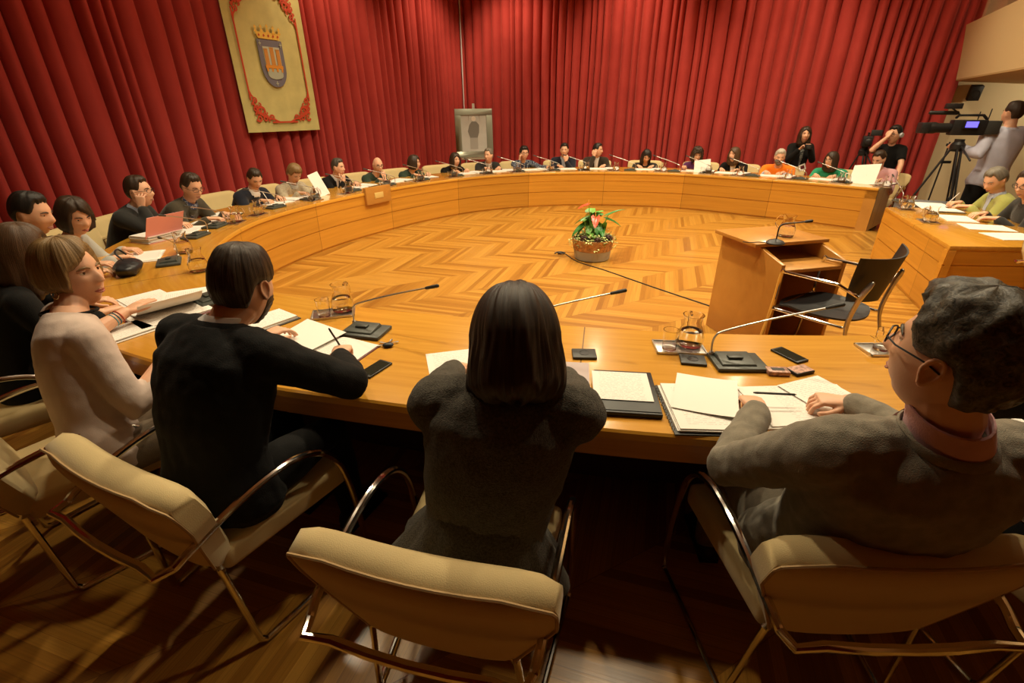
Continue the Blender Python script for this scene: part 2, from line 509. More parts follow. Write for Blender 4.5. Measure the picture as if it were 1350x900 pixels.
def desk_at(s, t, z=ZT):
    """s: arc length along the inner edge, t: distance outwards from it."""
    s = max(0, min(arc[-1]-1e-4, s))
    for i in range(len(arc)-1):
        if arc[i+1] >= s:
            f = (s-arc[i])/(arc[i+1]-arc[i]); break
    p = inner[i].lerp(inner[i+1], f); n = norm[i].lerp(norm[i+1], f).normalized()
    return Vector((p.x+n.x*t, p.y+n.y*t, z)), n

def desk_s(p):
    best = min(range(len(inner)), key=lambda i: (inner[i].xy-p.xy).length)
    # refine using normal projection
    bs, bd = arc[best], 1e9
    for k in range(-20, 21):
        s = arc[best]+k*0.02
        q, n = desk_at(s, 0)
        v = Vector((p.x-q.x, p.y-q.y, 0)); d = abs(v.dot(Vector((-n.y, n.x, 0))))
        if d < bd: bd = d; bs = s
    return bs

WD = 0.83
def sweep(i0, i1, prof, cap=True):
    """profile points (t, z) swept along the ring; UV = (arc, running length)"""
    mb = MB(); V = []; U = []; Fc = []; n = len(prof)
    run = [0.0]
    for k in range(1, n+1):
        a = prof[k-1]; b = prof[k % n]
        run.append(run[-1]+math.hypot(b[0]-a[0], b[1]-a[1]))
    for i in range(i0, i1+1):
        for k in range(n):
            p = inner[i]+norm[i]*prof[k][0]
            V.append(Vector((p.x, p.y, prof[k][1]))); U.append((arc[i], run[k]))
    m = i1-i0+1
    for i in range(m-1):
        for k in range(n):
            Fc.append((i*n+k, i*n+(k+1) % n, (i+1)*n+(k+1) % n, (i+1)*n+k))
    if cap:
        Fc.append(tuple(range(n))); Fc.append(tuple(reversed(range((m-1)*n, m*n))))
    return mb.add(V, Fc, U)

# raised inner floor: follows the inner edge and the right-hand block
bl_in = [Vector((5.28, 6.77, 0))*K, Vector((4.43, 4.67, 0))*K]
poly = [(p.x, p.y) for p in [inner[i]+norm[i]*0.10 for i in range(0, len(inner), 2)]]
poly += [(5.0, 2.4), (5.0, 4.2), (4.7, 5.3), (5.2, 6.6)]
fl = struct('floor_raised', MB().prism(poly, 0.0, ZI), M_FLOOR)

# split index between far desk and near desk
split = min(range(len(inner)), key=lambda i: (inner[i]-Vector((-2.1*K, 3.58*K, 0))).length)
def make_desk(name, label, i0, i1):
    t = thing(name, label, 'desk', tuple(inner[(i0+i1)//2]+norm[(i0+i1)//2]*0.4))
    inv = Matrix.Translation(-t.location)
    def put(mb, nm, m, **k): mb.xf(inv); return mb.obj(nm, m, t, uv=True, **k)
    # top slab with a thin rounded rim on the inner side
    top = [(-0.012, ZT-0.012), (-0.006, ZT), (WD-0.008, ZT), (WD, ZT-0.008), (WD, ZT-0.035), (-0.012, ZT-0.035)]
    put(sweep(i0, i1, top), 'desk_top', M_TOP, ang=30)
    g = 0.006
    fp = [(0, ZT-0.035), (0.0, 0.60), (g, 0.598), (g, 0.590), (0.004, 0.588), (0.008, 0.425), (g+0.012, 0.423), (g+0.012, 0.415), (0.012, 0.413), (0.016, ZI+0.03), (0.03, ZI+0.03), (0.03, ZI), (0.05, ZI), (0.05, ZT-0.035)]
    put(sweep(i0, i1, fp), 'front_panel', M_PANEL, ang=25)
    ap = [(WD-0.035, ZT-0.035), (WD-0.008, ZT-0.035), (WD-0.008, ZT-0.115), (WD-0.035, ZT-0.115)]
    put(sweep(i0, i1, ap), 'apron', M_APRON, ang=30)
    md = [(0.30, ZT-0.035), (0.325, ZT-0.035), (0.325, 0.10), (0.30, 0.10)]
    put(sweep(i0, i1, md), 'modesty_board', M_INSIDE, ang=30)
    if i0 == 0:
        MB().loft([[inner[0]+norm[0]*tt+Vector((0, 0, z)) for tt, z in ((0.0, ZI), (WD-.04, ZI), (WD-.04, ZT-.036), (0.0, ZT-.036))],
                   [inner[1]+norm[1]*tt+Vector((0, 0, z)) for tt, z in ((0.0, ZI), (WD-.04, ZI), (WD-.04, ZT-.036), (0.0, ZT-.036))]]).xf(inv).obj('end_panel', M_LECT, t)
    s = arc[i0]+0.25
    while s < arc[i1]-0.2:
        p, n = desk_at(s, WD-0.10)
        l = MB().tube([(p.x, p.y, 0.01), (p.x, p.y, ZT-0.037)], 0.011, 10, ends=False).lathe([(0.022, 0.0), (0.022, 0.012), (0.011, 0.016)], (p.x, p.y, 0))
        put(l, 'leg', M_CHROME)
        s += 1.3
    return t
far_desk = make_desk('council_desk', 'long curved honey wood desk sweeping round the far and left side below the curtains', 0, split)
near_desk = make_desk('council_desk', 'near curved honey wood desk nearest the camera with the reflected ceiling light', split, len(inner)-1)

# right-hand straight block
def block_desk():
    a, b = bl_in                                   # inner top corners far, near
    e = a+Vector((0.98, -0.10, 0))
    c = b+Vector((1.10, -0.10, 0))
    t = thing('council_desk', 'honey wood desk block on the right with its end panel facing the camera', 'desk', tuple((a+b+c+e)/4))
    off = -t.location
    def P(v): return (v.x+off.x, v.y+off.y)
    pl = [P(a), P(b), P(c), P(e)]
    top = MB(); top.prism(pl, ZT-0.035, ZT)
    top.U = [(v.y*1.0, v.x) for v in top.V]
    top.obj('desk_top', M_TOP, t, uv=True, bevel=0.004)
    # front panels (two faces) with three bands and grooves
    def wallp(p, q, nm, m):
        p = Vector(p); q = Vector(q); d = (q-p).normalized(); n = Vector((-d.y, d.x))
        if n.dot(Vector((0, 0))-((p+q)/2)) < 0: n = -n   # towards block centre
        prof = [(0.004, ZT-0.035), (0.004, 0.60), (0.012, 0.598), (0.012, 0.590), (0.006, 0.588), (0.008, 0.425), (0.018, 0.423), (0.018, 0.415), (0.012, 0.413), (0.016, ZI+0.03), (0.03, ZI+0.03), (0.03, ZI), (0.05, ZI), (0.05, ZT-0.035)]
        V = []; U = []; k = len(prof)
        for s, w in ((0, p), (1, q)):
            for (tt, z) in prof:
                x = w+n*tt
                V.append(Vector((x.x, x.y, z))); U.append((s*(q-p).length+0.02, z))
        Fc = [(i, (i+1) % k, k+(i+1) % k, k+i) for i in range(k)]+[tuple(range(k)), tuple(reversed(range(k, 2*k)))]
        MB().add(V, Fc, U).obj(nm, m, t, uv=True, ang=25)
    wallp(pl[0], pl[1], 'front_panel', M_PANEL)
    wallp(pl[1], (pl[2][0], pl[2][1]), 'end_panel', M_PANEL)
    wallp(pl[3], pl[0], 'end_panel', M_PANEL)
    return t
right_desk = block_desk()

# ------------------------------------------------------------------ curtains and back walls
def curtain_mat():
    m = bpy.data.materials.new('red_curtain_velvet'); m.use_nodes = True
    nt = m.node_tree; N = nt.nodes; L = nt.links; b = N['Principled BSDF']
    tc = N.new('ShaderNodeTexCoord')
    n = N.new('ShaderNodeTexNoise'); n.inputs['Scale'].default_value = 3; n.inputs['Detail'].default_value = 3; L.new(tc.outputs['Object'], n.inputs['Vector'])
    r = N.new('ShaderNodeValToRGB'); r.color_ramp.elements[0].color = (0.33, 0.030, 0.026, 1); r.color_ramp.elements[1].color = (0.45, 0.052, 0.042, 1)
    L.new(n.outputs['Fac'], r.inputs['Fac']); L.new(r.outputs['Color'], b.inputs['Base Color'])
    b.inputs['Roughness'].default_value = 0.8; b.inputs['Sheen Weight'].default_value = 0.3; b.inputs['Sheen Tint'].default_value = (0.9, 0.25, 0.2, 1)
    b.inputs['Specular IOR Level'].default_value = 0.2
    return m
M_CURT = curtain_mat()
def curtain(label, C0, D, NN, length, z0, z1, seed, per=0.19, t_start=0.03):
    rnd = random.Random(seed)
    xs = [t_start]; V = []; Fc = []
    # knots: valley positions
    kn = [t_start]
    while kn[-1] < length: kn.append(kn[-1]+per*rnd.uniform(0.55, 1.4))
    pts = []
    for a, b in zip(kn[:-1], kn[1:]):
        dep = rnd.uniform(0.11, 0.16); sk = rnd.uniform(-0.2, 0.2)
        for k in range(10):
            u = k/10
            x = a+(b-a)*(u+sk*u*(1-u)); off = dep*(sin(pi*u)**0.55)
            pts.append((x, off, rnd.uniform(-.004, .004)))
    pts.append((kn[-1], 0, 0))
    zs = [z0, z0+0.8, z0+1.6, z0+2.6, z1]
    rows = []
    ph = rnd.uniform(0, 6)
    for zi, z in enumerate(zs):
        for (x, off, j) in pts:
            p = C0+D*(x+0.012*sin(x*3+z*1.3+ph))+NN*(0.06+off*(1.0-0.10*sin(z*1.1+x)))
            V.append(Vector((p.x, p.y, z)))
    n = len(pts)
    for i in range(len(zs)-1):
        for j in range(n-1):
            Fc.append((i*n+j, i*n+j+1, (i+1)*n+j+1, (i+1)*n+j))
    o = MB().add(V, Fc).obj('stage_curtain', M_CURT, None, ang=80)
    m = o.modifiers.new('solid', 'SOLIDIFY'); m.thickness = 0.006; bake(o)
    smooth_angle(o.data, 80)
    tag(o, label, 'curtain')
    return o
ZC = 4.55
curtain('pleated red curtain on the left wall behind the yellow banner', CW, DL, NL, 11.2, 0.03, ZC-0.02, 3)
curtain('pleated red curtain on the far wall to the right of the framed portrait', CW, DR, NR, 9.20, 0.03, ZC-0.02, 5)
def slab(name, p, q, th, z0, z1, m, n):
    """vertical wall from p to q, thickness th on the side away from n"""
    p = Vector((p.x, p.y)); q = Vector((q.x, q.y)); nn = Vector((n.x, n.y))*th
    return struct(name, MB().prism([tuple(p), tuple(q), tuple(q-nn), tuple(p-nn)], z0, z1), m)
slab('wall_left', CW, CW+DL*17.5, 0.15, 0, ZC, M_WALL, NL)
slab('wall_far', CW, CW+DR*13.6, 0.15, 0, ZC, M_WALL, NR)
# thin light gap strip in the corner between the curtains
cor = CW+(NL+NR).normalized()*0.30
o = MB().box((0, 0, 2.27), (0.022, 0.022, 4.5)).obj('corner_strip', mat('pale_strip', (0.6, 0.6, 0.62), 0.5), None)
o.location = (cor.x, cor.y, 0.02); o.rotation_euler = (0, 0, RAD(28)); o.name = 'trim_1'; o['kind'] = 'structure'
# right side: recessed cream wall under a gallery front
G0 = CW+DR*9.30                                      # beside the curtain edge
G1 = G0+NR*11
W0 = CW+DR*12.0; W1 = W0+NR*13
slab('wall_right', CW+DR*12.0, W1, 0.15, 0, ZC, M_WALL, -DR)
slab('wall_near', Vector((-9.4, -2.6, 0)), Vector((9.4, -2.6, 0)), 0.15, 0, ZC, mat('dark_red_wall_cloth', (0.16, 0.018, 0.012), 0.8), Vector((0, 1, 0)))
struct('ceiling', MB().box((1.5, 5.0, ZC+0.05), (26, 24, 0.1)), M_CEIL)
# gallery: slanted front above the camera crew, with its soffit
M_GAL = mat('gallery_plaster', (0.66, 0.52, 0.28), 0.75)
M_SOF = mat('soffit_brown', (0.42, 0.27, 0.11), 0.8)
g = thing('gallery_front', 'cream gallery front running above the television camera operator', 'gallery', tuple(G0))
inv = Matrix.Translation(-g.location)
def lp(v, z): return Vector((v.x, v.y, z))
zb, zt = 2.12, 2.84
mb = MB()
a0, a1 = G0+DR*0.02, G1+DR*0.02
b0, b1 = a0+DR*0.12, a1+DR*0.12
mb.loft([[lp(a0, zb), lp(a0-DR*0.10, zt), lp(b0-DR*0.10, zt), lp(b0, zb)], [lp(a1, zb), lp(a1-DR*0.10, zt), lp(b1-DR*0.10, zt), lp(b1, zb)]])
mb.xf(inv).obj('parapet', M_GAL, g)
mb = MB(); c0, c1 = CW+DR*11.98, CW+DR*11.98+NR*11
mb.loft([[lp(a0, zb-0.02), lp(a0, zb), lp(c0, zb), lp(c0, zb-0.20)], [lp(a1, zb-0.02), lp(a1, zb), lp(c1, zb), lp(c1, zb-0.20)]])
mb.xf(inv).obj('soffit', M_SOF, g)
# glass guard above the parapet
mb = MB(); mb.loft([[lp(a0-DR*0.07, zt), lp(a0-DR*0.05, zt), lp(a0-DR*0.05, zt+0.55), lp(a0-DR*0.07, zt+0.55)], [lp(a1-DR*0.07, zt), lp(a1-DR*0.05, zt), lp(a1-DR*0.05, zt+0.55), lp(a1-DR*0.07, zt+0.55)]])
gg = mb.xf(inv).obj('glass_guard', M_GLASS, g)

# ------------------------------------------------------------------ prototypes: chair
def make_chair():
    t = thing('armchair', 'cream armchair', 'chair')
    def trap(pts, th, axis, bev, seg=4):
        pass
    # seat cushion: wider at the front
    mb = MB().prism([(-0.22, -0.24), (0.22, -0.24), (0.265, 0.27), (-0.265, 0.27)], 0.355, 0.455)
    mb.obj('seat', M_CREAM, t, bevel=0.028, seg=4)
    # backrest: trapezoid widening to the top, curved across, leaning back
    lean = RAD(17); th = 0.105
    def bp_(u, v, w):
        # u across, v up the backrest, w towards the back
        cy = -0.235 - v*sin(lean) - w*cos(lean) + 0.30*u*u
        return Vector((u, cy, 0.40+v*cos(lean)-w*sin(lean)))
    Hb = 0.43
    def half(v):
        f = v/Hb
        w = 0.205+0.125*min(1, f/0.72)
        r = 0.05
        if v > Hb-r: w -= r-math.sqrt(max(0, r*r-(v-(Hb-r))**2))
        return w
    mb = MB(); rows = []
    nv = 22
    vs = [Hb*(i/(nv-1)) for i in range(nv)]
    NU = 14
    rings = []
    for i, v in enumerate(vs):
        hw = half(v)
        e = min(v, Hb-v)
        tk = th*(1.0 - 0.42*max(0, 1-e/0.05)**2)
        lp_ = []
        for k in range(NU+1):       # front face
            f = -1+2*k/NU; pin = 1-0.55*abs(f)**9
            lp_.append(bp_(hw*f*(1 if abs(f) < 1 else 1), v, -tk/2*pin-0.006*cos(f*pi/2)))
        for k in range(NU+1):
            f = 1-2*k/NU; pin = 1-0.25*abs(f)**9
            lp_.append(bp_(hw*f, v, tk/2*pin))
        rings.append(lp_)
    mb.loft(rings)
    b = mb.obj('backrest', M_CREAM, t, ang=60)
    # piping around the rear face
    out = []
    for v in vs[1:]: out.append(bp_(-half(v)*0.99, v, th/2*0.80))
    top_w = half(vs[-1])
    for k in range(1, 8): out.append(bp_(-top_w+2*top_w*k/8, Hb, th/2*0.62))
    for v in reversed(vs[1:]): out.append(bp_(half(v)*0.99, v, th/2*0.80))
    MB().tube(out, 0.0045, 6).obj('piping', M_PIPE, t.children[-1] if False else b)
    # chrome frame
    BZ = 0.585
    for s in (-1, 1):
        ctrl_ = [(s*0.285, -0.385, BZ), (s*0.292, -0.33, BZ+0.025), (s*0.298, -0.20, BZ+0.062), (s*0.302, -0.08, BZ+0.080), (s*0.304, 0.03, BZ+0.074),
                 (s*0.305, 0.13, BZ+0.03), (s*0.305, 0.20, BZ-0.07), (s*0.305, 0.235, 0.35), (s*0.305, 0.25, 0.16), (s*0.305, 0.252, 0.035), (s*0.303, 0.235, 0.014)]
        pts = catmull([Vector(c) for c in ctrl_], 4)
        MB().tube(pts, 0.0125, 10).obj('armrest', M_CHROME, t)
        MB().tube([(s*0.303, 0.235, 0.014), (s*0.26, -0.22, 0.014)], 0.011, 10).obj('floor_runner', M_CHROME, t)
        MB().tube([(s*0.26, -0.22, 0.014), (s*0.25, -0.235, 0.03), (s*0.215, -0.255, 0.39), (s*0.18, -0.24, 0.40)], 0.0115, 10).obj('leg', M_CHROME, t)
    cb = [(-0.285, -0.385, BZ), (-0.27, -0.40, BZ)]+[(x, -0.405+0.28*x*x, BZ) for x in (-0.2, -0.1, 0, 0.1, 0.2)]+[(0.27, -0.40, BZ), (0.285, -0.385, BZ)]
    cb = [(x, y-0.03 if abs(x) < .28 else y, z) for x, y, z in cb]
    MB().tube(cb, 0.0125, 10).obj('crossbar', M_CHROME, t)
    return t
CHAIR = make_chair()
CH_ALL = []
def put_chair(x, y, rz, label, group=None):
    o = place(CHAIR, (x, y, 0), rz, label, group); CH_ALL.append(o); return o

# ------------------------------------------------------------------ microphone
def make_mic(neck, base_m=M_MIC, name='gooseneck_microphone', head_m=None):
    t = thing(name, 'microphone', 'microphone')
    mb = MB().box((0, 0, 0.009), (0.21, 0.15, 0.018)); mb.obj('base', base_m, t, bevel=0.006, seg=2)
    mb = MB()
    mb.loft([[(-0.085, -0.055, 0.018), (0.06, -0.055, 0.018), (0.06, 0.055, 0.018), (-0.085, 0.055, 0.018)], [(-0.08, -0.05, 0.026), (0.055, -0.05, 0.026), (0.055, 0.05, 0.036), (-0.08, 0.05, 0.036)]])
    mb.obj('control_plate', base_m, t, bevel=0.003)
    MB().box((-0.015, 0.0, 0.036), (0.06, 0.03, 0.008)).obj('talk_button', base_m, t, bevel=0.002)
    pts = catmull([Vector(p) for p in neck], 5)
    n = MB().tube(pts, 0.0042, 8).lathe([(0.011, 0.017), (0.011, 0.028), (0.006, 0.034)], (neck[0][0], neck[0][1], 0), 12)
    n.obj('gooseneck', M_BRUSH, t)
    d = (pts[-1]-pts[-3]).normalized(); e = pts[-1]
    MB().tube([e-d*0.005, e+d*0.03, e+d*0.055], [0.007, 0.0085, 0.0085], 10).obj('microphone_head', head_m or M_DGREY, t)
    return t

# ------------------------------------------------------------------ glassware
def make_jug():
    t = thing('water_jug', 'jug', 'jug')
    prof = [(0.040, 0.0), (0.050, 0.006), (0.056, 0.03), (0.055, 0.055), (0.044, 0.085), (0.034, 0.105), (0.037, 0.13), (0.044, 0.145)]
    inn = [(r-0.003, z) for r, z in reversed(prof) if z > 0.004]+[(0.036, 0.006)]
    mb = MB().lathe(prof+inn, seg=20)
    mb.obj('jug_body', M_GLASS, t)
    pts = catmull([Vector(p) for p in [(0.040, 0, 0.128), (0.066, 0, 0.132), (0.088, 0, 0.10), (0.080, 0, 0.065), (0.054, 0, 0.05)]], 4)
    MB().tube(pts, 0.0055, 8).obj('handle', M_GLASS, t)
    MB().lathe([(0.036, 0.0065), (0.049, 0.010), (0.0525, 0.03), (0.0515, 0.054), (0.044, 0.075)], seg=20).obj('water', M_WATER, t)
    return t
def make_tumbler():
    t = thing('tumbler', 'glass', 'glass')
    prof = [(0.026, 0.0), (0.029, 0.003), (0.034, 0.09)]
    inn = [(0.0315, 0.09), (0.027, 0.010)]
    MB().lathe(prof+inn, seg=18).obj('bowl', M_GLASS, t)
    return t
def make_saucer():
    return MB().lathe([(0.045, 0.0), (0.062, 0.003), (0.066, 0.009), (0.062, 0.009), (0.045, 0.005)], seg=24).obj('coaster_tray', M_CHROME, None)
def tray_obj(loc, rz, size, label, group=None):
    mb = MB().box((0, 0, 0.003), (size[0], size[1], 0.006))
    o = mb.obj('serving_tray', M_TRAY, None, bevel=0.002); o.location = loc; o.rotation_euler = (0, 0, rz)
    r = MB()
    for sx, sy, w, h in ((0, 1, size[0], .006), (0, -1, size[0], .006), (1, 0, .006, size[1]), (-1, 0, .006, size[1])):
        r.box((sx*(size[0]/2-.003), sy*(size[1]/2-.003), 0.008), (w, h, 0.005))
    r.obj('rim', M_TRAY, o)
    return tag(o, label, 'tray', group)

JUG = make_jug(); TUMB = make_tumbler()
MIC = make_mic([(-0.085, 0.055, 0.025), (-0.088, 0.06, 0.06), (-0.070, 0.045, 0.10), (0.0, 0.0, 0.14), (0.14, -0.10, 0.19), (0.26, -0.18, 0.24)])

# ------------------------------------------------------------------ papers
def sheet(loc, rz, label=None, w=0.21, h=0.297, th=0.0012, m=None, lift=0, name='paper_sheet', cat='paper', group=None, curl=0, parent=None, twist=0):
    nx, ny = 8, 8
    V = []; Fc = []
    rnd = random.Random(int(loc[0]*1000+loc[1]*777))
    for side in (0, 1):
        for i in range(nx+1):
            for j in range(ny+1):
                u = i/nx-.5; v = j/ny-.5
                z = curl*((u+.5)**3) + twist*(v+.5)**2*(0.5-u)
                V.append(Vector((u*w*(1-abs(curl)*0.6*(u+.5)), v*h, z+(th if side else 0))))
    n = (nx+1)*(ny+1)
    for i in range(nx):
        for j in range(ny):
            a = i*(ny+1)+j
            Fc.append((a, a+1, a+ny+2, a+ny+1)); Fc.append((n+a, n+a+ny+1, n+a+ny+2, n+a+1))
    for i in range(nx):
        for j in (0, ny):
            a = i*(ny+1)+j; b = a+ny+1
            Fc.append((a, b, n+b, n+a) if j == 0 else (b, a, n+a, n+b))
    for j in range(ny):
        for i in (0, nx):
            a = i*(ny+1)+j; b = a+1
            Fc.append((b, a, n+a, n+b) if i == 0 else (a, b, n+b, n+a))
    o = MB().add(V, Fc).obj(name, m or M_PRINT, parent, ang=50)
    o.location = loc; o.rotation_euler = (0, 0, rz)
    if label: tag(o, label, cat, group)
    return o
def folder(loc, rz, label, w=0.25, h=0.32, th=0.018, m=None, name='document_folder', cat='folder', stack=0.0, group=None):
    """a closed or open folder with a stack of pages on it"""
    t = thing(name, label, cat, loc, rz, group)
    MB().box((0, 0, 0.0025), (w, h, 0.005)).obj('cover', m or M_BURG, t, bevel=0.001)
    rnd = random.Random(int(loc[0]*900+loc[1]*333)); z = 0.005
    k = max(1, int(th/0.005))
    mb = MB()
    for i in range(k):
        mb.box((rnd.uniform(-.006, .006), rnd.uniform(-.006, .006), z+0.0022), (w-0.03, h-0.02, 0.0044), rnd.uniform(-.03, .03)); z += 0.005
    mb.obj('pages', M_PRINT, t, ang=20)
    return t

def pen(p, q, label, m=None, group=None):
    p = Vector(p); q = Vector(q); d = (q-p)
    t = thing('pen', label, 'pen', tuple(p), 0, group)
    MB().tube([d*0.06, d*0.95, d], [0.0042, 0.0042, 0.003], 8).obj('barrel', m or M_BLACK, t)
    MB().tube([Vector((0, 0, 0)), d*0.07], [0.0008, 0.0035], 8).obj('tip', M_CHROME, t)
    return t

# ------------------------------------------------------------------ people
from mathutils import noise as mnoise
def ss(a, b, x):
    t = max(0.0, min(1.0, (x-a)/(b-a))) if b != a else float(x > a)
    return t*t*(3-2*t)
def gs(x, c, w): return math.exp(-((x-c)/w)**2)

def skull(x, y, z):
    """base head shape without features: unit direction -> point (face towards +Y)"""
    px, py, pz = 0.074*x, 0.094*y, (0.118 if z > 0 else 0.120)*z
    if z < 0:
        f = -z
        px *= 1-0.30*f**1.6
        if y < 0: py *= 1-0.42*f
        else: py *= 1-0.06*f
    if y > 0: py = py*0.94
    px *= 1-0.10*max(0, y)*max(0, z)
    return px, py, pz

def head_mesh(rows=60, segs=72, nose=1.0, fem=0.0, chin=1.0):
    mb = MB(); V = []; Fc = []
    for i in range(rows+1):
        a = pi*i/rows
        for j in range(segs):
            b = 2*pi*j/segs
            b = b - 0.35*sin(b)          # denser towards the face (b=0 is +Y)
            x, y, z = sin(a)*sin(b), sin(a)*cos(b), cos(a)
            px, py, pz = skull(x, y, z)
            if y > 0:
                d = 0.0; ax = abs(px)
                w = ss(0, 0.35, y)
                d += 0.004*gs(pz, 0.034, 0.012)*gs(ax, 0.024, 0.026)*(1-0.6*fem)
                d -= 0.0105*gs(ax, 0.031, 0.015)*gs(pz, 0.014, 0.013)
                # nose
                nz = ss(0.026, -0.020, pz)*(1-ss(-0.024, -0.040, pz))
                d += nose*0.024*nz*math.exp(-(px/(0.009+0.006*nz))**2)
                d += nose*0.007*gs(ax, 0.012, 0.006)*gs(pz, -0.026, 0.008)
                d += 0.0035*gs(ax, 0.043, 0.018)*gs(pz, -0.018, 0.018)
                d += 0.006*gs(px, 0, 0.024)*gs(pz, -0.058, 0.024)
                d += (0.0030+0.0012*fem)*gs(px, 0, 0.017)*(gs(pz, -0.0535, 0.0045)+1.1*gs(pz, -0.0655, 0.0050))
                d -= 0.0030*gs(px, 0, 0.022)*gs(pz, -0.0595, 0.0022)
                d -= 0.004*gs(px, 0, 0.02)*gs(pz, -0.078, 0.006)
                d += chin*0.009*gs(px, 0, 0.020)*gs(pz, -0.098, 0.014)
                py += d*w
            V.append(Vector((px, py, pz)))
    for i in range(rows):
        for j in range(segs):
            Fc.append((i*segs+j, (i+1)*segs+j, (i+1)*segs+(j+1) % segs, i*segs+(j+1) % segs))
    mb.add(V, Fc)
    for s in (-1, 1):
        R = Matrix.Rotation(RAD(-18*s), 3, 'Z') @ Matrix.Rotation(RAD(8), 3, 'X')
        c = Vector((s*0.077, -0.008, -0.002))
        ring = [c+R @ Vector((s*0.004*(1+sin(t)*0.4), 0.0145*cos(t)*(1.0 if sin(t) > -.3 else .7), 0.029*sin(t))) for t in [2*pi*k/12 for k in range(13)]]
        mb.tube(ring, 0.0045, 6, ends=False)
        mb.ell(c+Vector((-s*0.002, 0.001, 0)), (0.005, 0.014, 0.027), R, 10, 8)
        mb.ell(c+Vector((0, 0.004, -0.026)), (0.005, 0.008, 0.009), R, 8, 6)
    return mb

def hand_mb(style='rest', side=1, seg=7):
    """wrist at the origin, fingers along +Y, palm facing -Z; side=+1: thumb towards +X"""
    mb = MB()
    curls = {'rest': (22, 28, 16), 'flat': (6, 8, 5), 'pen': (50, 62, 30), 'fist': (70, 85, 50), 'soft': (35, 40, 22)}[style]
    rings = []
    for y, hw, th, xo in ((-0.02, .026, .021, 0), (0.0, .027, .019, 0), (0.025, .034, .016, 0.001), (0.055, .040, .0145, 0.0), (0.08, .041, .012, -0.001), (0.096, .036, .009, -0.002)):
        rings.append([Vector((xo+hw*math.copysign(abs(cos(t))**0.75, cos(t)), y, th*math.copysign(abs(sin(t))**0.85, sin(t)))) for t in [2*pi*k/14 for k in range(14)]])
    mb.loft(rings)
    for k, (x, L, r, spl) in enumerate([(0.0305, .072, .0082, 5), (0.0105, .080, .0086, 1), (-0.0105, .075, .0082, -3), (-0.0300, .060, .0072, -8)]):
        p = Vector((x, 0.084, 0.0)); d = 0; pts = [p.copy()]; rad = [r*1.08]
        extra = k*5 if style in ('rest', 'soft') else 0
        for c, f in zip(curls, (0.46, 0.31, 0.23)):
            cc = c+extra*0.6
            if style == 'pen' and k == 0: cc *= 0.75
            d -= RAD(cc)
            v = Vector((sin(RAD(spl))*cos(d), cos(d)*cos(RAD(spl)), sin(d)))*L*f
            pts.append(pts[-1]+v*0.5); rad.append(r)
            pts.append(pts[-1]+v*0.5); rad.append(r*0.98)
        rad[-1] *= .88
        mb.tube(pts, rad, seg)
    if style in ('pen', 'fist'): tp = [(0.022, 0.018, -0.006), (0.042, 0.050, -0.020), (0.044, 0.082, -0.034), (0.034, 0.104, -0.044)]
    elif style == 'flat': tp = [(0.022, 0.015, -0.002), (0.048, 0.044, -0.006), (0.062, 0.070, -0.008), (0.070, 0.092, -0.008)]
    else: tp = [(0.022, 0.016, -0.005), (0.046, 0.045, -0.016), (0.055, 0.072, -0.024), (0.055, 0.096, -0.028)]
    mb.tube([Vector(p) for p in tp], [0.0145, 0.0125, 0.0105, 0.0088], seg)
    if side < 0:
        for v in mb.V: v.x = -v.x
        mb.F = [tuple(reversed(f)) for f in mb.F]
    return mb

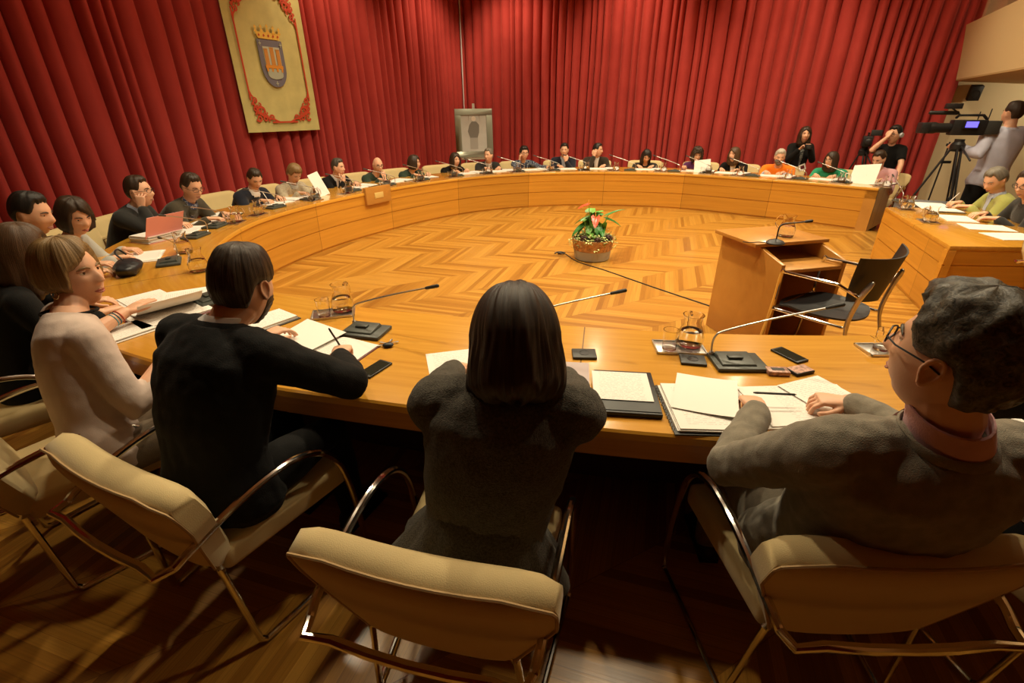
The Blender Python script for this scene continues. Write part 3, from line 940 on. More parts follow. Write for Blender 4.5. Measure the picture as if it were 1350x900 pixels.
def hair_mesh(front=0.062, side=0.0, back=-0.06, L=None, T=0.016, Ts=None, Tb=None, open_=62, flare=0.0, rough=0.0025, curly=0.0, side_open=80, top=None, seed=1, part=0, segs=84, tip=0.0, freq=34, lock=0.0022, fade=None):
    fade = (0.006 if L is not None else 0.030) if fade is None else fade
    """shell of hair. front: hairline height over the forehead; side/back: lower limits beside and behind;
       L: for long hair, how far below the head centre it hangs; open_: half angle of the face opening"""
    Ts = T if Ts is None else Ts; Tb = T if Tb is None else Tb; top = T if top is None else top
    zl = back if L is None else -L
    rows = []
    for k in range(16): a = (pi/2)*k/16; rows.append(('a', a))
    nb = max(6, int((0-zl+0.02)/0.009))
    for k in range(nb+1): rows.append(('z', -(k/nb)*(-zl+0.012)))
    rnd = random.Random(seed)
    ph = [rnd.uniform(0, 6.28) for _ in range(10)]
    V = []; U = []; Fc = []
    for (kind, q) in rows:
        q0 = q
        for j in range(segs):
            th = 2*pi*j/segs           # 0 = +Y (face)
            sx, sy = sin(th), cos(th)
            q = q0*(1+0.10*mnoise.noise(Vector((sx*3.2+ph[4], sy*3.2, 1)))+0.07*mnoise.noise(Vector((sx*9+ph[5], sy*9, 2)))) if kind == 'z' and L is not None else q0
            if kind == 'a':
                x, y, z = sin(q)*sx, sin(q)*sy, cos(q)
            else:
                z = q/0.120; x, y = sx, sy
            ath = abs((th+pi) % (2*pi)-pi)*180/pi       # degrees from the face direction
            if kind == 'a':
                px, py, pz = skull(x, y, z)
            else:
                zz = max(z, -0.97); c = math.sqrt(1-min(.999, zz*zz))
                if L is None:
                    px, py, pz = skull(sx*c, sy*c, zz)
                    pz = q
                else:
                    g = ss(0, -0.10, q)
                    px = 0.074*sx*(1-0.10*g+flare*g); py = 0.094*sy*(1-0.12*g+flare*g*0.5)
                    if sy < 0: py *= 1-0.10*g
                    pz = q
            tt = T
            w_back = ss(100, 150, ath); w_front = 1-ss(30, 70, ath)
            tt = Ts*(1-w_back)*(1-w_front)+Tb*w_back+T*w_front
            up = max(0, pz/0.118)
            tt = tt*(1-up)+top*up if pz > 0 else tt
            # strands
            k1 = freq*0.32
            st = rough*1.9*(mnoise.noise(Vector((sx*k1+ph[0], sy*k1+ph[1], pz*10)))+0.6*mnoise.noise(Vector((sx*k1*2.3+ph[2], sy*k1*2.3, pz*14+ph[3]))))*(0.35+0.65*(1-up))
            st += lock*(sin(th*7+ph[8]+pz*9)+0.6*sin(th*13+ph[9]-pz*16))*(0.4+0.6*(1-up))
            if curly: st += curly*(sin(px*160+ph[3])*sin(py*150+ph[4])*sin(pz*150+ph[5])+0.5*sin(px*320+ph[6])*sin(pz*300+ph[7])*sin(py*310))
            if part: st += -0.004*gs(px, part, 0.006)*ss(0.02, 0.08, pz)*ss(-0.6, 0.2, sy)
            tt += st
            # lower limit
            zlow = front*(1-ss(open_-16, open_+8, ath)) + (side if L is None else zl)*(ss(open_-16, open_+8, ath)*(1-ss(side_open+14, side_open+44, ath))) + zl*ss(side_open+14, side_open+44, ath)
            if L is not None: zlow = front*(1-ss(open_-10, open_+8, ath))+zl*ss(open_-10, open_+8, ath)
            if part: zlow += (0.016-0.75*abs(px-part))*(1-ss(open_-8, open_+12, ath))
            else: zlow += (0.004*sin(th*7+ph[8])+0.003*sin(th*17+ph[9]))*(1-ss(open_-5, open_+10, ath))
            if L is not None: zlow += 0.006*sin(th*11+ph[6])*ss(open_, open_+20, ath)
            vis = ss(zlow-0.010, zlow+fade, pz)
            r = math.hypot(px, py)+1e-9
            if vis > 0.0:
                f = (r+tt*(vis*1.15-0.15) if r > 0.03 else r*(1+tt/0.03*vis))/r
            if vis <= 0: f = 0
            inside = max(0.0, (r-0.012))/r
            if kind == 'z' and L is not None:
                kx, ky, _k = skull(sx*c, sy*c, zz); kr = math.hypot(kx, ky)
                inside = max(0.0, kr-0.014)/r if q > -0.085 else 0.018/r
            f = f*vis+inside*(1-vis)
            zup = tt*0.9*max(0, pz/0.118)*vis
            # tips tapering at the lower end of long hair
            if L is not None and q0 < zl+0.045 and kind == 'z' and vis > .1: f *= 1-tip*(1-(q0-zl)/0.045)**1.6 if q0 > zl else 1-tip
            V.append(Vector((px*f, py*f, pz+zup))); U.append((j/segs*6.0, pz*1.0))
    n = segs; m = len(rows)
    for i in range(m-1):
        for j in range(n): Fc.append((i*n+j, (i+1)*n+j, (i+1)*n+(j+1) % n, i*n+(j+1) % n))
    # closing cap at the bottom
    ci = len(V); cz = min(v.z for v in V[-n:])
    V.append(Vector((0, -0.02, V[-1].z))); U.append((0, 0))
    for j in range(n): Fc.append(((m-1)*n+(j+1) % n, (m-1)*n+j, ci))
    return MB().add(V, Fc, U)

def hair_mat(name, c, c2=None, rough=0.45):
    if name in MATS: return MATS[name]
    m = bpy.data.materials.new(name); m.use_nodes = True
    nt = m.node_tree; N = nt.nodes; L = nt.links; b = N['Principled BSDF']
    c2 = c2 or [min(1, x*2.1) for x in c]
    tc = N.new('ShaderNodeTexCoord'); mp = N.new('ShaderNodeMapping'); mp.inputs['Scale'].default_value = (26, 5, 1)
    L.new(tc.outputs['UV'], mp.inputs['Vector'])
    n = N.new('ShaderNodeTexNoise'); n.inputs['Scale'].default_value = 1.6; n.inputs['Detail'].default_value = 5; n.inputs['Roughness'].default_value = .7
    L.new(mp.outputs['Vector'], n.inputs['Vector'])
    r = N.new('ShaderNodeValToRGB'); r.color_ramp.elements[0].position = .35; r.color_ramp.elements[1].position = .72
    r.color_ramp.elements[0].color = (*c, 1); r.color_ramp.elements[1].color = (*c2, 1)
    L.new(n.outputs['Fac'], r.inputs['Fac']); L.new(r.outputs['Color'], b.inputs['Base Color'])
    b.inputs['Roughness'].default_value = rough; b.inputs['Specular IOR Level'].default_value = 0.4
    bp = N.new('ShaderNodeBump'); bp.inputs['Strength'].default_value = 0.5; bp.inputs['Distance'].default_value = 0.004
    L.new(n.outputs['Fac'], bp.inputs['Height']); L.new(bp.outputs['Normal'], b.inputs['Normal'])
    MATS[name] = m
    return m
H_BLACK = hair_mat('black_hair', (0.010, 0.007, 0.005))
H_DBROWN = hair_mat('dark_brown_hair', (0.020, 0.011, 0.006), (0.055, 0.030, 0.014))
H_BROWN = hair_mat('brown_hair', (0.05, 0.025, 0.011), (0.12, 0.06, 0.025))
H_BLOND = hair_mat('dark_blond_hair', (0.13, 0.072, 0.026), (0.36, 0.22, 0.085))
H_GREY = hair_mat('grey_hair', (0.10, 0.085, 0.065), (0.27, 0.24, 0.19))
H_SALT = hair_mat('salt_and_pepper_hair', (0.022, 0.018, 0.013), (0.12, 0.10, 0.075))
H_WHITE = hair_mat('white_grey_hair', (0.35, 0.30, 0.24), (0.6, 0.54, 0.45))

def fluffy(name, c, c2):
    m = hair_mat(name, c, c2)
    for n in m.node_tree.nodes:
        if n.type == 'MAPPING':
            n.inputs['Scale'].default_value = (1, 1, 1)
            tc = [q for q in m.node_tree.nodes if q.type == 'TEX_COORD'][0]
            m.node_tree.links.new(tc.outputs['Object'], n.inputs['Vector'])
        if n.type == 'TEX_NOISE': n.inputs['Scale'].default_value = 70; n.inputs['Distortion'].default_value = 1.5
    return m
H_FLUFF = fluffy('fluffy_salt_and_pepper_hair', (0.012, 0.010, 0.007), (0.16, 0.135, 0.095))
def cloth(name, c, rough=0.85, bs=260, b=0.25, vary=0.08, vs=9, sheen=0.15):
    return mat(name, c, rough, bump=b, bscale=bs, vary=vary, vscale=vs, sheen=sheen, spec=0.25)
C_BLACK = cloth('black_wool', (0.0045, 0.0040, 0.0035), sheen=0.03)
C_NAVY = cloth('navy_wool', (0.010, 0.012, 0.022))
C_CHAR = cloth('charcoal_wool', (0.022, 0.021, 0.019))
C_OLIVE = cloth('olive_brown_wool', (0.055, 0.045, 0.028))
C_GREYB = cloth('grey_blazer_wool', (0.21, 0.182, 0.135), bs=420, b=0.35, vary=0.16, vs=40)
C_KNIT = cloth('dark_grey_knit', (0.080, 0.068, 0.049), bs=330, b=0.9, vary=0.5, vs=160)
C_DGREEN = cloth('dark_green_wool', (0.022, 0.040, 0.024))
C_GREEN = cloth('green_cotton', (0.02, 0.26, 0.13))
C_ORANGE = cloth('orange_cotton', (0.85, 0.20, 0.01))
C_BEIGE = cloth('beige_tweed', (0.40, 0.34, 0.24), vary=0.2, vs=60)
C_LGREY = cloth('pale_grey_knit', (0.42, 0.41, 0.37))
C_CREAMK = cloth('cream_pink_knit', (0.60, 0.47, 0.40), b=0.12)
C_PINKS = cloth('pink_shirt_cotton', (0.62, 0.34, 0.36), b=0.15)
C_WSHIRT = cloth('white_shirt_cotton', (0.75, 0.71, 0.68), b=0.08)
C_BSHIRT = cloth('pale_blue_shirt_cotton', (0.42, 0.47, 0.58), b=0.12)
C_LILAC = cloth('grey_lilac_shirt_cotton', (0.50, 0.50, 0.62), b=0.15)
C_PURPLE = cloth('purple_knit', (0.10, 0.025, 0.10))
C_LIME = cloth('yellow_green_jacket_cloth', (0.34, 0.34, 0.09))
C_JEANS = cloth('denim', (0.09, 0.13, 0.17))
C_GREYV = cloth('grey_vest_knit', (0.13, 0.135, 0.12))
def dots_mat(name, c1, c2, scale=90):
    m = bpy.data.materials.new(name); m.use_nodes = True
    N = m.node_tree.nodes; L = m.node_tree.links; b = N['Principled BSDF']
    tc = N.new('ShaderNodeTexCoord'); v = N.new('ShaderNodeTexVoronoi'); v.inputs['Scale'].default_value = scale
    v.inputs['Randomness'].default_value = 0.3
    L.new(tc.outputs['Object'], v.inputs['Vector'])
    g = N.new('ShaderNodeMath'); g.operation = 'LESS_THAN'; g.inputs[1].default_value = 0.33; L.new(v.outputs['Distance'], g.inputs[0])
    mx = N.new('ShaderNodeMix'); mx.data_type = 'RGBA'; L.new(g.outputs[0], mx.inputs['Factor']); mx.inputs[6].default_value = (*c1, 1); mx.inputs[7].default_value = (*c2, 1)
    L.new(mx.outputs[2], b.inputs['Base Color']); b.inputs['Roughness'].default_value = 0.85
    return m
C_DOTS = dots_mat('navy_dotted_cotton', (0.02, 0.03, 0.06), (0.45, 0.5, 0.55), 40)
C_CHECK = dots_mat('checked_cotton', (0.05, 0.06, 0.12), (0.6, 0.6, 0.62), 70)
C_STRIPE = dots_mat('patterned_scarf_cotton', (0.03, 0.03, 0.03), (0.4, 0.4, 0.35), 60)

def ik(S, W, a, b, pole):
    S = Vector(S); W = Vector(W); d = W-S; L = d.length
    if L > (a+b)*0.995:
        W = S+d*((a+b)*0.995/L); d = W-S; L = d.length
    L = max(L, abs(a-b)+0.02)
    n = d.normalized(); x = (a*a-b*b+L*L)/(2*L); h = math.sqrt(max(0, a*a-x*x))
    p = Vector(pole)-n*Vector(pole).dot(n)
    p = p.normalized() if p.length > 1e-5 else n.orthogonal()
    return S+n*x+p*h, W

def torso_sections(P, Nk, fP, fS, prof, bend=0.04, n=14):
    """rings along a bent spine; prof: list (s, halfwidth, halfdepth, forward offset)"""
    up = (Nk-P).normalized(); L = (Nk-P).length
    mid = (P+Nk)/2-(fP+fS).normalized()*bend
    out = []
    def bez(t): return P*(1-t)**2+mid*2*t*(1-t)+Nk*t*t
    def tan(t): return ((mid-P)*(1-t)+(Nk-mid)*t).normalized()
    for s, hw, hd, fo in prof:
        if s < 0: c = P+tan(0)*(s*L)
        elif s > 1: c = Nk+tan(1)*((s-1)*L)
        else: c = bez(s)
        T = tan(max(0, min(1, s))); f = fP.lerp(fS, max(0, min(1, s))).normalized()
        r = f.cross(Vector((0, 0, 1))).normalized()
        fw = (f-T*f.dot(T)).normalized(); r = fw.cross(T).normalized()
        c = c+fw*fo
        out.append([c+r*(hw*math.copysign(abs(cos(a))**0.85, cos(a)))+fw*(hd*sin(a)) for a in [2*pi*k/24 for k in range(24)]])
    return out

BODY = [(-0.17, .135, .085, .02), (-0.06, .165, .11, .01), (0.08, .155, .105, 0), (0.25, .135, .092, .005), (0.45, .145, .10, .01), (0.65, .158, .105, .012), (0.80, .165, .095, .005), (0.90, .125, .075, 0), (0.97, .07, .06, 0), (1.02, .05, .052, 0)]
def make_person(name, label, head, fhead, pelvis, face, hands, top, wear='jacket', group=None, neck=None, sc=1.0, voxel_size=0.011, hair=None, hairm=H_BLACK,
                skin=None, fem=False, pitch=0, roll=0, styles=('rest', 'rest'), palms=None, poles=(None, None), shirt=None, tie=None, glasses=False, beard=None, bottom=None,
                standing=False, shoulder_yaw=0, cuff=0.03, collar=True, hw=1.0, sleeve=1.0, nose=1.0, short_sleeve=False, face_parts=True, dispc=0.0, hand_dirs=(None, None), skirt=None, headphones=False, shw=0.165, headscale=1.07, bend=0.05, coll_neck=None, arm=1.0, collar_h=0.014, collar_r=0.062, coll_r=.078, coll_h=0.0):
    """all positions are world points; head = centre of the head; fhead = horizontal look direction (deg, 0=+Y, ccw);
       face = body facing (deg); hands = [left, right] wrist points"""
    skin = skin or M_SKIN
    root = thing('person', label, 'person', (pelvis[0], pelvis[1], 0), 0, group)
    O = Vector((pelvis[0], pelvis[1], 0))
    fP = Vector((-sin(RAD(face)), cos(RAD(face)), 0)); fS = Vector((-sin(RAD(face+shoulder_yaw)), cos(RAD(face+shoulder_yaw)), 0))
    P = Vector(pelvis)-O; H = Vector(head)-O
    hf = Vector((-sin(RAD(fhead)), cos(RAD(fhead)), 0))
    if neck is None:
        Nk = H-Vector((0, 0, 0.140*sc))-fS*0.055
    else: Nk = Vector(neck)-O
    R = Matrix.Rotation(RAD(fhead), 3, 'Z') @ Matrix.Rotation(RAD(pitch), 3, 'X') @ Matrix.Rotation(RAD(roll), 3, 'Y')
    R = R*headscale
    MH = Matrix.Translation(H) @ R.to_4x4()
    up = (Nk-P).normalized(); rS = fS.cross(Vector((0, 0, 1))).normalized(); fw = (fS-up*fS.dot(up)).normalized()
    rP = fP.cross(Vector((0, 0, 1))).normalized()
    prof = [(s, w*sc*hw, d*sc*(hw**0.5), f*sc) for s, w, d, f in BODY]
    fine = voxel_size < 0.006
    # shoulders: left = -rS
    Sh = {}
    sc_ = Nk-up*(0.070*sc)
    for s in (-1, 1): Sh[s] = sc_+rS*(s*shw*sc*hw)
    body = MB()
    body.loft([[v for v in r] for r in torso_sections(P, Nk, fP, fS, [(s, w*.92, d*.9, f) for s, w, d, f in prof], bend)])
    # neck
    jaw = H+R @ Vector((0, -0.020, -0.055))
    body.tube([Nk-up*0.05, Nk.lerp(jaw, 0.45), jaw], [0.056*sc, 0.050*sc if fem else 0.056*sc, 0.054*sc], 16)
    hm = head_mesh(*( (110, 120) if fine else (44, 52)), nose=nose, fem=float(fem)); hm.xf(MH)
    body.add(hm.V, hm.F)
    # arms
    jac = MB(); hands_mb = MB(); wr = {}
    prof_c = {'jacket': 1.14, 'coat': 1.16, 'sweater': 1.08, 'shirt': 1.07, 'tshirt': 1.07}[wear]
    jac.loft(torso_sections(P, Nk, fP, fS, [(s, w*prof_c+0.004, d*prof_c+0.008, f) for s, w, d, f in prof if s < 0.99], bend))
    sl = {'jacket': 1.22, 'coat': 1.22, 'sweater': 1.1, 'shirt': 1.1, 'tshirt': 1.12}[wear]*sleeve
    for k, s in enumerate((-1, 1)):
        if hands[k] is None: continue
        W = Vector(hands[k])-O
        pole = poles[k]
        if pole is None: pole = rS*(s*0.55)+Vector((0, 0, -1))-fS*0.35
        E, W = ik(Sh[s], W, 0.285*sc*arm, 0.255*sc*arm, pole)
        d = (W-E).normalized(); wr[s] = (E, W, d)
        pn = Vector(palms[k]) if palms and palms[k] is not None else Vector((0, 0, -1))
        hd = Vector(hand_dirs[k]).normalized() if hand_dirs[k] is not None else (d+Vector((0, 0, -0.0))).normalized()
        hd_ = hd; z = -(pn-hd_*pn.dot(hd_)).normalized(); x = hd_.cross(z)
        MHd = Matrix.Translation(W) @ Matrix((x, hd_, z)).transposed().to_4x4()
        # left hand (s=-1): palm down, fingers forward -> thumb to +x
        hmb = hand_mb(styles[k], side=-s, seg=10 if fine else 6); hsc = 0.92 if fem else 1.0
        hmb.xf(MHd @ Matrix.Scale(hsc*min(1, sc+.03), 4))
        body.tube([Sh[s], Sh[s].lerp(E, .5), E, E.lerp(W, .35), E.lerp(W, .75), W], [.052*sc, .046*sc, .040*sc, .040*sc, .031*sc, .026*sc], 12)
        if fine: body.add(hmb.V, hmb.F)
        else: hands_mb.add(hmb.V, hmb.F)
        jac.tube([Nk-up*0.045*sc, Sh[s].lerp(Nk-up*0.03*sc, .35), Sh[s]], [.052*sc, .058*sc*sl, .060*sc*sl], 12)
        jac.ell(Sh[s]-up*0.005, (.062*sc*sl, .060*sc*sl, .060*sc*sl))
        if short_sleeve:
            jac.tube([Sh[s], Sh[s].lerp(E, .5), Sh[s].lerp(E, .72)], [.062*sc*sl, .056*sc*sl, .056*sc*sl], 14, ends=False)
        else:
            We = W-d*cuff
            jac.tube([Sh[s], Sh[s].lerp(E, .3), Sh[s].lerp(E, .8), E, E.lerp(We, .3), E.lerp(We, .75), We], [.062*sc*sl, .056*sc*sl, .050*sc*sl, .048*sc*sl, .047*sc*sl, .040*sc*sl, .037*sc*sl], 14)
    # legs
    legs = MB(); shoes = []
    floor_z = 0.0
    for s in (-1, 1):
        hip = P+rP*(s*0.085*sc)
        if standing:
            kn = hip*0.5+Vector((hip.x, hip.y, 0))*0.5+fP*0.02+rP*(s*.02); an = Vector((hip.x, hip.y, 0.08))+rP*(s*0.03)
        else:
            kn = hip+fP*0.40+rP*(s*0.04)+Vector((0, 0, 0.0)); an = Vector((kn.x, kn.y, 0.08))+fP*0.02
        body.tube([hip, hip.lerp(kn, .5), kn, kn.lerp(an, .35), an, Vector((an.x, an.y, 0.05))], [.078*sc, .068*sc, .050*sc, .052*sc, .036*sc, .034], 12)
        toe = an+fP*0.15; toe.z = 0.035
        body.tube([Vector((an.x, an.y, .045)), toe], [.034, .028], 8)
        legs.tube([hip, hip.lerp(kn, .5), kn, kn.lerp(an, .4), an+Vector((0, 0, .01))], [.094*sc, .084*sc, .064*sc, .062*sc, .052*sc], 14)
        shoes.append((an, toe))
    legs.loft(torso_sections(P, Nk, fP, fS, [(s, w*1.08, d*1.08, f) for s, w, d, f in prof if s < 0.2], bend))
    bm_ = voxel(body, voxel_size, sm=3 if fine else 2, name='body')
    if not fine: join_mesh(bm_, hands_mb)
    body_o = link('body', bm_, skin, root)
    cs = 0.008 if fine else 0.014
    tmesh = voxel(jac, cs, sm=6, name=wear, disp=dispc, dscale=0.06)
    nm = {'jacket': 'jacket', 'coat': 'coat', 'sweater': 'sweater', 'shirt': 'shirt', 'tshirt': 't_shirt'}[wear]
    top_o = link(nm, tmesh, top, root)
    tr = voxel(legs, 0.016, sm=3, name='trousers')
    link('trousers', tr, bottom or C_BLACK, root)
    for an, toe in shoes:
        mb = MB(); mb.tube([an+Vector((0, 0, -.03))-fP*.03, an.lerp(toe, .5), toe], [.047, .043, .036], 10); mb.box((an.lerp(toe, .45)).xy.to_3d()+Vector((0, 0, .010)), (.075, .25, .018), Matrix.Rotation(math.atan2(-fP.x, fP.y), 3, 'Z'))
        mb.obj('shoe', M_BLACK, root)
    # shirt front / collar
    if shirt is not None:
        cn = MB(); cc = Nk+up*0.012
        rr = collar_r*sc
        ring = []
        for lvl, (dz, ra) in enumerate(((-0.03, 1.12), (0.0, 1.06), (collar_h, 1.0), (collar_h+.002, .95), (-0.02, 0.94))):
            T = (jaw-Nk).normalized()
            ring.append([cc+T*dz+rS*(cos(a)*rr*ra)+fw*(sin(a)*rr*ra*1.02+0.004) for a in [2*pi*k/24 for k in range(24)]])
        cn.loft(ring, cap=False)
        cn.F += [] 
        cn.obj('shirt_collar', shirt, root)
        rows_ = torso_sections(P, Nk, fP, fS, [(s, w*prof_c+.004, d*prof_c+.015+(.004 if s < .9 else 0), f) for s, w, d, f in prof if 0.2 < s < 1.0]+[(1.02, .06*sc, .066*sc, .004)], bend)
        sv = MB(); strip = []
        nrow = len(rows_)
        for i, r in enumerate(rows_):
            f = i/(nrow-1); wdt = 0.012+0.040*f
            mid = r[6]; back = (r[6]+r[18])/2
            rr_ = (r[0]-r[12]).normalized()
            strip.append([mid-rr_*wdt+ (back-mid)*(wdt*2.2), mid-rr_*wdt*.5+(back-mid)*(.02), mid, mid+rr_*wdt*.5+(back-mid)*.02, mid+rr_*wdt+(back-mid)*(wdt*2.2), back.lerp(mid, .3)])
        sv.loft(strip)
        sv.obj('shirt', shirt, root)
        if tie is not None:
            tv = MB(); ts = []
            for i, r in enumerate(rows_):
                f = i/(nrow-1); wdt = 0.020-0.006*f if f < .95 else .016
                mid = r[6]+(r[6]-r[18]).normalized()*0.006; rr_ = (r[0]-r[12]).normalized(); bk = (r[18]-r[6]).normalized()
                ts.append([mid-rr_*wdt+bk*.01, mid+rr_*0-bk*0.002, mid+rr_*wdt+bk*.01, mid+bk*.02])
            tv.loft(ts); tv.obj('necktie', tie, root)
    if coll_neck is not None:         # jacket or knit collar standing round the neck
        cn = MB(); T = (jaw-Nk).normalized(); rr = coll_r*sc; rings = []
        for dz, ra in ((-0.055, 0.98), (-0.030, 1.06), (coll_h-.002, 1.0), (coll_h+.002, .94), (-0.04, .92)):
            rings.append([Nk+T*dz+rS*(cos(a)*rr*ra)+fw*(sin(a)*rr*ra*0.95-0.0-max(0, sin(a))*0.0)+T*(-0.03*max(0, sin(a))) for a in [2*pi*k/28 for k in range(28)]])
        cn.loft(rings, cap=False); cn.obj('collar', coll_neck, root, ang=60)
    # cuffs of the shirt
    if shirt is not None and wear == 'jacket' and not short_sleeve:
        for s, (E, W, d) in wr.items():
            MB().tube([W-d*0.035, W-d*0.012], [0.034*sc, 0.033*sc], 14, ends=False).obj('shirt_cuff', shirt, root)
    # face parts
    if face_parts:
        for s in (-1, 1):
            e = MB().ell((0, 0, 0), (0.0122, 0.0118, 0.0105), None, 14, 10).xf(MH @ Matrix.Translation((s*0.031, 0.0625, 0.013)))
            eo = e.obj('eye', M_WHITE, root, ang=80)
            MB().ell((0, 0, 0), (0.0052, 0.0025, 0.0052), None, 12, 8).xf(MH @ Matrix.Translation((s*0.031, 0.0732, 0.0125))).obj('iris', M_IRIS, eo, ang=80)
            pts = [(s*0.014, 0.0855, 0.026), (s*0.026, 0.0835, 0.0315), (s*0.040, 0.0755, 0.030), (s*0.049, 0.067, 0.025)]
            MB().tube(pts, [0.0022, 0.0032, 0.0026, 0.0012], 6, oval=1.2).xf(MH).obj('eyebrow', hairm if hairm not in (H_WHITE,) else H_GREY, root, ang=80)
            # upper eyelid
            lp_ = [Vector((s*0.031+0.0145*cos(t), 0.0635+0.0120*abs(sin(t))**.8, 0.0165+0.0035*sin(t))) for t in [pi*k/8 for k in range(9)]]
            MB().tube(lp_, 0.0028, 6).xf(MH).obj('eyelid', skin, root, ang=80)
        lm = MB(); LY = 0.0825
        lm.tube([(-0.021, LY-.009, -0.059), (-0.010, LY-.001, -0.0552), (0, LY+.0005, -0.0565), (0.010, LY-.001, -0.0552), (0.021, LY-.009, -0.059)], [0.0012, 0.0033, 0.0034, 0.0033, 0.0012], 8)
        lm.tube([(-0.019, LY-.009, -0.061), (-0.009, LY-.002, -0.0645), (0, LY, -0.0655), (0.009, LY-.002, -0.0645), (0.019, LY-.009, -0.061)], [0.0012, 0.0038, 0.0042, 0.0038, 0.0012], 8)
        lm.xf(MH).obj('lips', M_LIP if fem else mat('pale_lips', (0.5, 0.22, 0.16), 0.5), root, ang=80)
    if hair is not None:
        hmb = hair_mesh(**hair); hmb.xf(MH)
        me = new_mesh('hair', hmb.V, hmb.F, hmb.U); smooth(me)
        link('hair', me, hairm, root)
    if beard is not None:
        b = MB(); V = []; Fc = []; bn, bmn = 26, 14
        for i in range(bmn+1):
            z = -0.030-0.085*i/bmn
            for j in range(bn+1):
                th = RAD(-88+176*j/bn)
                zz = max(-.98, z/0.120); c = math.sqrt(1-zz*zz)
                x, y, q = skull(sin(th)*c, cos(th)*c, zz)
                ath = abs(th)*180/pi
                ed = min(1, (88-ath)/20)*min(1, (i+.2)/3)
                if ath < 24 and z > -0.052: ed *= 0.0 if z > -0.042 else .6
                if ath < 14 and -0.070 < z < -0.053: ed = -0.2
                rr = math.hypot(x, y); t = (0.012*beard[1])*ed+0.004*ed*sin(j*1.9)*sin(i*1.7)+(-0.006 if ed <= 0.05 else 0)
                V.append(Vector((x*(rr+t)/rr, y*(rr+t)/rr+(0.012*beard[1] if ath < 40 and z < -.07 else 0)*ed+0.004, z-0.010*beard[1]*(i/bmn)**2)))
        n1 = bn+1
        for i in range(bmn):
            for j in range(bn): Fc.append((i*n1+j, i*n1+j+1, (i+1)*n1+j+1, (i+1)*n1+j))
        k0 = len(V); V.append(Vector((0, 0.0, -0.07)))
        edge = [j for j in range(n1)]+[i*n1+bn for i in range(1, bmn+1)]+[bmn*n1+j for j in range(bn-1, -1, -1)]+[i*n1 for i in range(bmn-1, 0, -1)]
        for a, c in zip(edge, edge[1:]+edge[:1]): Fc.append((c, a, k0))
        b.add(V, Fc, [(v.x*12, v.z*4) for v in V]).xf(MH)
        me = new_mesh('beard', b.V, b.F, b.U); smooth(me); link('beard', me, beard[0], root)
    if glasses:
        gmb = MB()
        for s in (-1, 1):
            ring = [Vector((s*0.032+0.024*cos(t), 0.094-(0.009 if s*cos(t) > 0 else -0.001)*abs(cos(t)), 0.011+0.0145*math.copysign(abs(sin(t))**.7, sin(t)))) for t in [2*pi*k/16 for k in range(17)]]
            gmb.tube(ring, 0.0018, 6, ends=False)
            gmb.tube([(s*0.056, 0.086, 0.014), (s*0.074, 0.06, 0.013), (s*0.082, 0.0, 0.010), (s*0.080, -0.02, 0.002)], 0.0017, 6)
        gmb.tube([(-0.009, 0.095, 0.012), (0, 0.098, 0.014), (0.009, 0.095, 0.012)], 0.0018, 6)
        go = gmb.xf(MH).obj('glasses', M_BLACK, root)
    if headphones:
        hp = MB()
        hp.tube([Vector((0.092*cos(t), -0.01, 0.005+0.128*sin(t))) for t in [pi*k/12 for k in range(13)]], 0.006, 8)
        ho = hp.xf(MH).obj('headphones', M_BLACK, root)
        for s in (-1, 1): MB().lathe([(0.0, -.012), (0.034, -.012), (0.036, 0.0), (0.030, .014), (0.0, .016)], seg=18).xf(MH @ Matrix.Translation((s*0.094, -0.008, 0)) @ Matrix.Rotation(RAD(90*s), 4, 'Y')).obj('ear_cup', mat('silver_plastic', (0.4, 0.4, 0.42), 0.35), ho)
    if skirt is not None:            # flared lower hem of a top
        L_ = (Nk-P).length
        rows_ = []
        for i, (s, w, d) in enumerate(((0.40, .150, .110), (0.26, .172, .135), (0.08, .225, .178), (-0.08, .265, .215), (-0.17, .275, .22))):
            r = torso_sections(P, Nk, fP, fS, [(s, w*sc, d*sc, -0.0)], bend)[0]
            c = sum(r, Vector())/24
            nr = []
            for k in range(72):
                a = k/3; i0 = int(a); f = a-i0
                p = r[i0 % 24].lerp(r[(i0+1) % 24], f)
                amp = 0.010*(i/3.0)*sin(k*1.05+i*.2)+0.004*(i/3)*sin(k*2.3)
                nr.append(p+(p-c).normalized()*amp)
            rows_.append(nr)
        MB().loft(rows_).obj('peplum_hem', skirt, root, ang=80)
    root['_MH'] = [v for row in MH for v in row]
    return root, {'MH': MH, 'O': O, 'wr': {k: (e+O, w+O, d) for k, (e, w, d) in wr.items()}, 'R': R}
# ---------------------------------------------------- the people nearest the camera and their chairs
put_chair(0.93, 1.10, 0, 'cream armchair with chrome arms behind the man in the grey blazer')
put_chair(-0.14, 1.06, RAD(-14), 'cream armchair with chrome arms behind the woman in the dark knitted top')
put_chair(-1.03, 1.37, RAD(-26), 'cream armchair with chrome arms behind the man in the black suit')
put_chair(-1.80, 1.60, RAD(-38), 'cream armchair with chrome arms behind the blonde woman in the pale knitted top')

